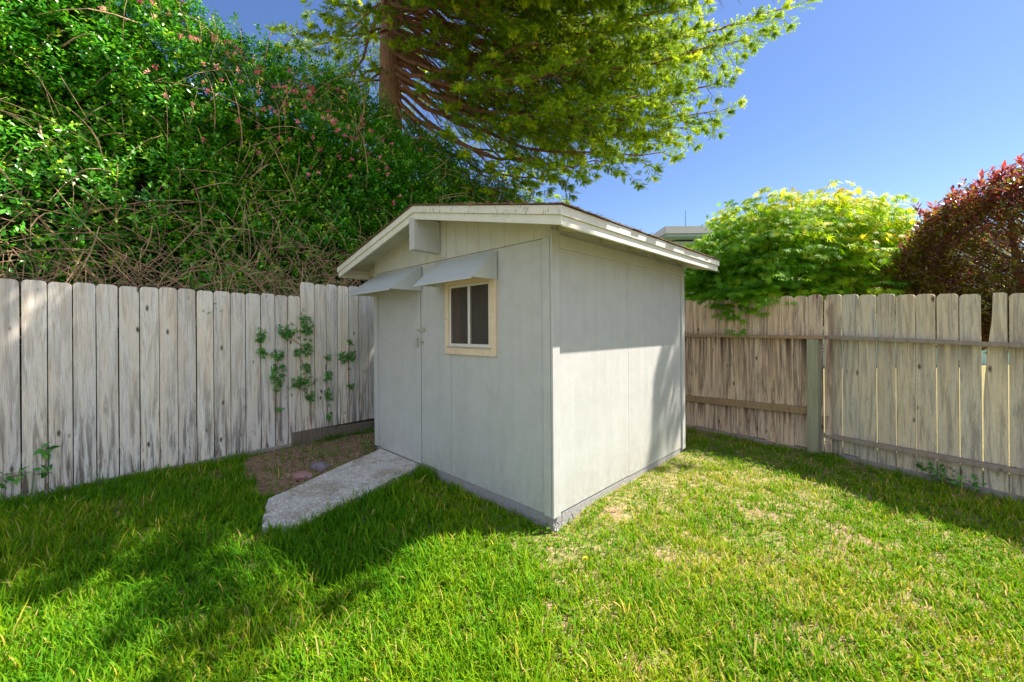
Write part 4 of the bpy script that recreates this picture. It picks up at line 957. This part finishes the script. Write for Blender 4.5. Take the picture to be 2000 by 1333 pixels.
# ---------------------------------------------------------------- vines through the left fence
VINES = [
 ('leafy vine on the left fence, a thin broken strand left of the bushiest vine', [(1.855, 1.33, .077), (1.88, 1.151, .064), (2.04, 1.113, .077), (2.022, .901, .103), (2.037, .766, .058), (2.041, .473, .026)]),
 ('bushiest and tallest vine on the left fence, along the step where the boards get taller', [(2.327, 1.544, .064), (2.356, 1.416, .103), (2.152, 1.374, .09), (2.085, 1.387, .051), (2.355, 1.193, .09), (2.236, 1.147, .038), (2.353, .937, .051), (2.352, .778, .103), (2.234, .758, .064), (2.411, .579, .064)]),
 ('narrow vine of small tufts right of the bushiest vine', [(2.615, 1.05, .032), (2.607, .819, .064), (2.611, .554, .064), (2.629, .286, .038)]),
 ('short vine tuft nearest the shed on the left fence', [(2.82, 1.039, .083), (2.917, 1.068, .051), (2.905, 1.227, .032), (2.9, .655, .032)]),
 ('two broad vine leaves low on the left fence, second gap from the picture edge', [(.243, .422, .03), (.248, .244, .03)]),
 ('broad vine leaves at the foot of the fence by the left picture edge', [(.04, .22, .04), (.107, .211, .03)]),
]
for lab, cl in VINES:
    base = LPv+LDv*cl[-1][0]+LNv*.02
    vn = empty('vine', (float(base[0]), float(base[1]), 0)); tag(vn, lab, 'vine', 'vines growing on the left fence')
    P = []; broad = len(cl) == 2
    pts = [LPv+LDv*a+LNv*.012+np.array([0, 0, z]) for a, z, r in cl]
    for a, z, r in cl:
        k = 3 if broad else int(20*(r/.08)**1.3)+3
        P.append(LPv+LDv*a+LNv*.035+np.array([0, 0, z])+(LDv[None]*rng.normal(size=(k, 1))*r*.42+LNv[None]*np.abs(rng.normal(size=(k, 1)))*.022+np.array([0, 0, 1.])*rng.normal(size=(k, 1))*r*.55))
    P = np.concatenate(P); n = len(P)
    D = LNv*.7+rng.normal(size=(n, 3))*.6+np.array([0, 0, .15])
    me = shoot_leaves(P-base*np.array([1, 1, 0]), D, 3 if broad else 7, .075 if broad else .030, np.clip(.45+rng.normal(size=n)*.2, 0, 1), LEAF3, .8, .3, .04)
    link('foliage', me, M_VINE, vn)
    segs = [(np.array([pts[i]-base*np.array([1, 1, 0]), (pts[i]+pts[i+1])/2-base*np.array([1, 1, 0])+LNv*.008+LDv*random.uniform(-.02, .02), pts[i+1]-base*np.array([1, 1, 0])]), .0055, .0045) for i in range(len(pts)-1)]
    zl = pts[-1].copy(); zl[2] = .02; segs.append((np.array([pts[-1], (pts[-1]+zl)/2+LDv*.012, zl])-base*np.array([1, 1, 0]), .003, .003))
    if True: merge_tubes('stem', segs, M_STEM, vn, 5)

# ---------------------------------------------------------------- small things on the ground
def stone(loc, r, label, c, name='stone'):
    bm = bmesh.new(); bmesh.ops.create_icosphere(bm, subdivisions=4, radius=1)
    P = np.array([v.co[:] for v in bm.verts]); k = 1+.45*(fbm(P+loc[0]*7, 1.3)-.5)*1.6+.1*(fbm(P, 6)-.5)
    for v, kk in zip(bm.verts, k): v.co = Vector((v.co.x*r[0], v.co.y*r[1], v.co.z*r[2]))*kk
    for f_ in bm.faces: f_.smooth = True
    me = bpy.data.meshes.new(name); bm.to_mesh(me); bm.free()
    o = link(name, me, c); o.location = loc; return tag(o, label, 'stone')
M_ROCK = simple('reddish_rock', (.30, .17, .17), .9, 0, 9, .6, .8, .02)
M_ROCK2 = simple('purplish_rock', (.20, .17, .22), .9, 0, 9, .5, .8, .02)
stone((-2.02, 3.86, .0), (.10, .075, .042), 'flat reddish stone half buried in the bare bed beside the slab', M_ROCK)
stone((-1.98, 4.10, .0), (.085, .06, .05), 'purplish grey stone just behind the flat reddish stone in the bed', M_ROCK2)
# dandelion
dd = empty('dandelion', (.408, 2.283, 0)); tag(dd, 'single yellow dandelion flower in the sunlit lawn before the shed corner', 'flower')
s_ = MB(); s_.tube([(0, 0, 0), (.004, .002, .05), (.002, 0, .085)], .002, .0018, 6); s_.build('stem', M_WEED, dd)
n = 60; az = rng.random(n)*6.28; D = np.c_[np.cos(az), np.sin(az), rng.random(n)*1.6]
me = scatter('flower_head', LONG3[0], LONG3[1], basis(D, np.array([.01, 0, 1.])+rng.normal(size=(n, 3))*.1), np.tile([.002, 0, .085], (n, 1)), .016+.004*rng.random(n), rng.random(n))
link('flower_head', me, simple('dandelion_yellow', (.75, .62, .03), .6), dd)
# broad-leaved weeds at the foot of the fences
def weed(x, y, n, s, lab, grp=None):
    o = empty('weed', (x, y, 0)); tag(o, lab, 'weed', grp)
    P = np.c_[rng.normal(size=n)*s*.6, rng.normal(size=n)*s*.6, np.full(n, .0)]; D = np.c_[P[:, 0]*3, P[:, 1]*3, np.full(n, .8)]
    me = shoot_leaves(P, D, 7, s*.42, np.clip(.5+rng.normal(size=n)*.2, 0, 1), LEAF3, .75, .25, s*1.1); link('foliage', me, M_WEED, o)
weed(3.90, 3.52, 26, .13, 'clump of broad green weed leaves against the right fence')
weed(-1.72, 4.72, 10, .08, 'small bright green weed beside the far left corner of the shed')
weed(-2.15, 4.42, 8, .07, 'small weed tuft in the bare bed between the stones and the left fence')
# tall grass tufts around the shed foot and slab edge
def tufts(pts, name, lab):
    V = []; Fc = []; Tn = []
    for (x, y, k, h_) in pts:
        for i in range(k):
            az = random.uniform(0, 6.28); le = random.uniform(.15, .9); l = h_*random.uniform(.5, 1.15); w_ = random.uniform(.0018, .0036)
            b0 = np.array([x+random.gauss(0, .02), y+random.gauss(0, .02), -.005]); dv = np.array([math.cos(az), math.sin(az), 0]); sv = np.array([-math.sin(az), math.cos(az), 0])*w_
            j = len(V); prev = b0
            for s_ in (0, .35, .7, 1):
                c = b0+dv*(le*l*s_*s_)+np.array([0, 0, l*(s_-.35*le*s_*s_)])
                if s_ < 1: V += [c-sv*(1-.4*s_), c+sv*(1-.4*s_)]
                else: V.append(c)
            Fc += [(j, j+1, j+3), (j, j+3, j+2), (j+2, j+3, j+5), (j+2, j+5, j+4), (j+4, j+5, j+6)]; Tn += [random.uniform(.25, .7)]*7
    me = raw_mesh(name, np.array(V), np.array(Fc), {'tint': np.array(Tn)})
    tag(link(name, me, M_GRASS), lab, 'grass', kind='stuff')
s2 = np.array([math.cos(.7948), math.sin(.7948)]); w2 = np.array([-s2[1], s2[0]]); C2_ = np.array([.2779, 2.7718]); tp = []
for k in range(70): q = C2_+w2*random.uniform(.05, 1.55)-s2*random.uniform(.03, .22); tp.append((*q, 5, .075))
for k in range(30): q = C2_+w2*random.uniform(1.38, 1.56)-s2*random.uniform(.02, .10); tp.append((*q, 9, .15))
for k in range(55): q = C2_+s2*random.uniform(.0, 2.4)-w2*random.uniform(.03, .12); tp.append((*q, 9, .085))
for k in range(60):
    f_ = random.random(); a = np.array([-1.60, 2.78]); b_ = np.array([-.93, 3.86]); q = a*(1-f_)+b_*f_+np.array([.06, -.03])*random.uniform(.1, 2.2); tp.append((*q, 9, .12))
for k in range(26): tp.append((random.uniform(-3.9, -2.0), random.uniform(2.6, 3.4), 10, .13))
for k in range(22): q = np.array([-2.0, 4.7])+rng.normal(size=2)*np.array([.33, .28]); tp.append((*q, 5, .07)) if not in_poly(q[None], SLAB)[0] else None
for k in range(40): q = np.array([RP[0], RP[1]])+np.array(RD)*random.uniform(-.2, 1.6)+np.array(RN)*random.uniform(.05, .35); tp.append((*q, 8, .09))
for k in range(30): q = np.array([BP[0], BP[1]])+np.array(BD)*random.uniform(-.3, 1.5)+np.array(BN)*random.uniform(.05, .35); tp.append((*q, 8, .09))
tufts(tp, 'tall_grass', 'taller uncut grass tufts around the shed foot, the slab edge and the fences')

# ---------------------------------------------------------------- neighbouring house
def house():
    A = np.array([5.42, 14.0]); Hn = empty('neighbour_house', (5.42, 14.0, 0)); tag(Hn, 'pale teal neighbouring house with low grey roof and thin antenna behind the maple', 'house')
    m_, nt, b = mat('teal_siding'); n_ = noise(nt, coords(nt, (1, 1, 1)), 4, 3)
    wv = N(nt, 'ShaderNodeTexWave', Scale=2.2); wv.bands_direction = 'X'; nt.links.new(coords(nt), wv.inputs['Vector'])
    c = mix(nt, n_, (.30, .47, .43), (.36, .54, .48)); nt.links.new(mix(nt, .12, c, wv.outputs['Color'], 'MULTIPLY'), b.inputs['Base Color']); b.inputs['Roughness'].default_value = .8
    wl = MB(); wl.box(.5, 13, .5, .65, 0, 4.55); wl.box(.5, .65, .65, 9, 0, 4.55); wl.box(12.85, 13, .65, 9, 0, 4.55); wl.box(.65, 12.85, 8.85, 9, 0, 4.55); wl.build('wall', m_, Hn)
    r = MB(); r.poly([(0, 0, 4.95), (13.5, 0, 4.95), (13.5, 9.5, 4.95), (0, 9.5, 4.95), (3.5, 4.7, 5.35), (10, 4.7, 5.35)], [(0, 1, 5, 4), (1, 2, 5), (2, 3, 4, 5), (3, 0, 4), (0, 3, 2, 1)])
    r.build('roof', simple('grey_roofing', (.30, .30, .31), .85, 0, 8, .2), Hn)
    fs = MB(); fs.box(-.02, 13.52, -.04, -.001, 4.72, 4.97); fs.box(-.04, -.001, 0, 9.5, 4.72, 4.97); fs.build('fascia', simple('grey_fascia', (.50, .52, .56), .7, 0, 6, .1), Hn)
    sf = MB(); sf.box(0, 13.5, 0, 9.5, 4.62, 4.71); sf.build('soffit', simple('teal_soffit', (.22, .34, .36), .8), Hn)
    an = MB(); an.tube([(.82, .3, 4.9), (.82, .3, 5.62)], .012, .008, 6); an.build('antenna', simple('antenna_metal', (.12, .12, .13), .5, .6), Hn)
    for x in (1.6, 4.2):
        wn = MB(); wn.box(x, x+1.1, .47, .4995, 3.0, 4.1); w_ = wn.build('window', simple('window_trim', (.7, .7, .7), .6), Hn)
        gl = MB(); gl.box(x+.08, x+1.02, .462, .4695, 3.08, 4.02); gl.build('pane', simple('dark_pane', (.05, .07, .09), .1), w_)
house()
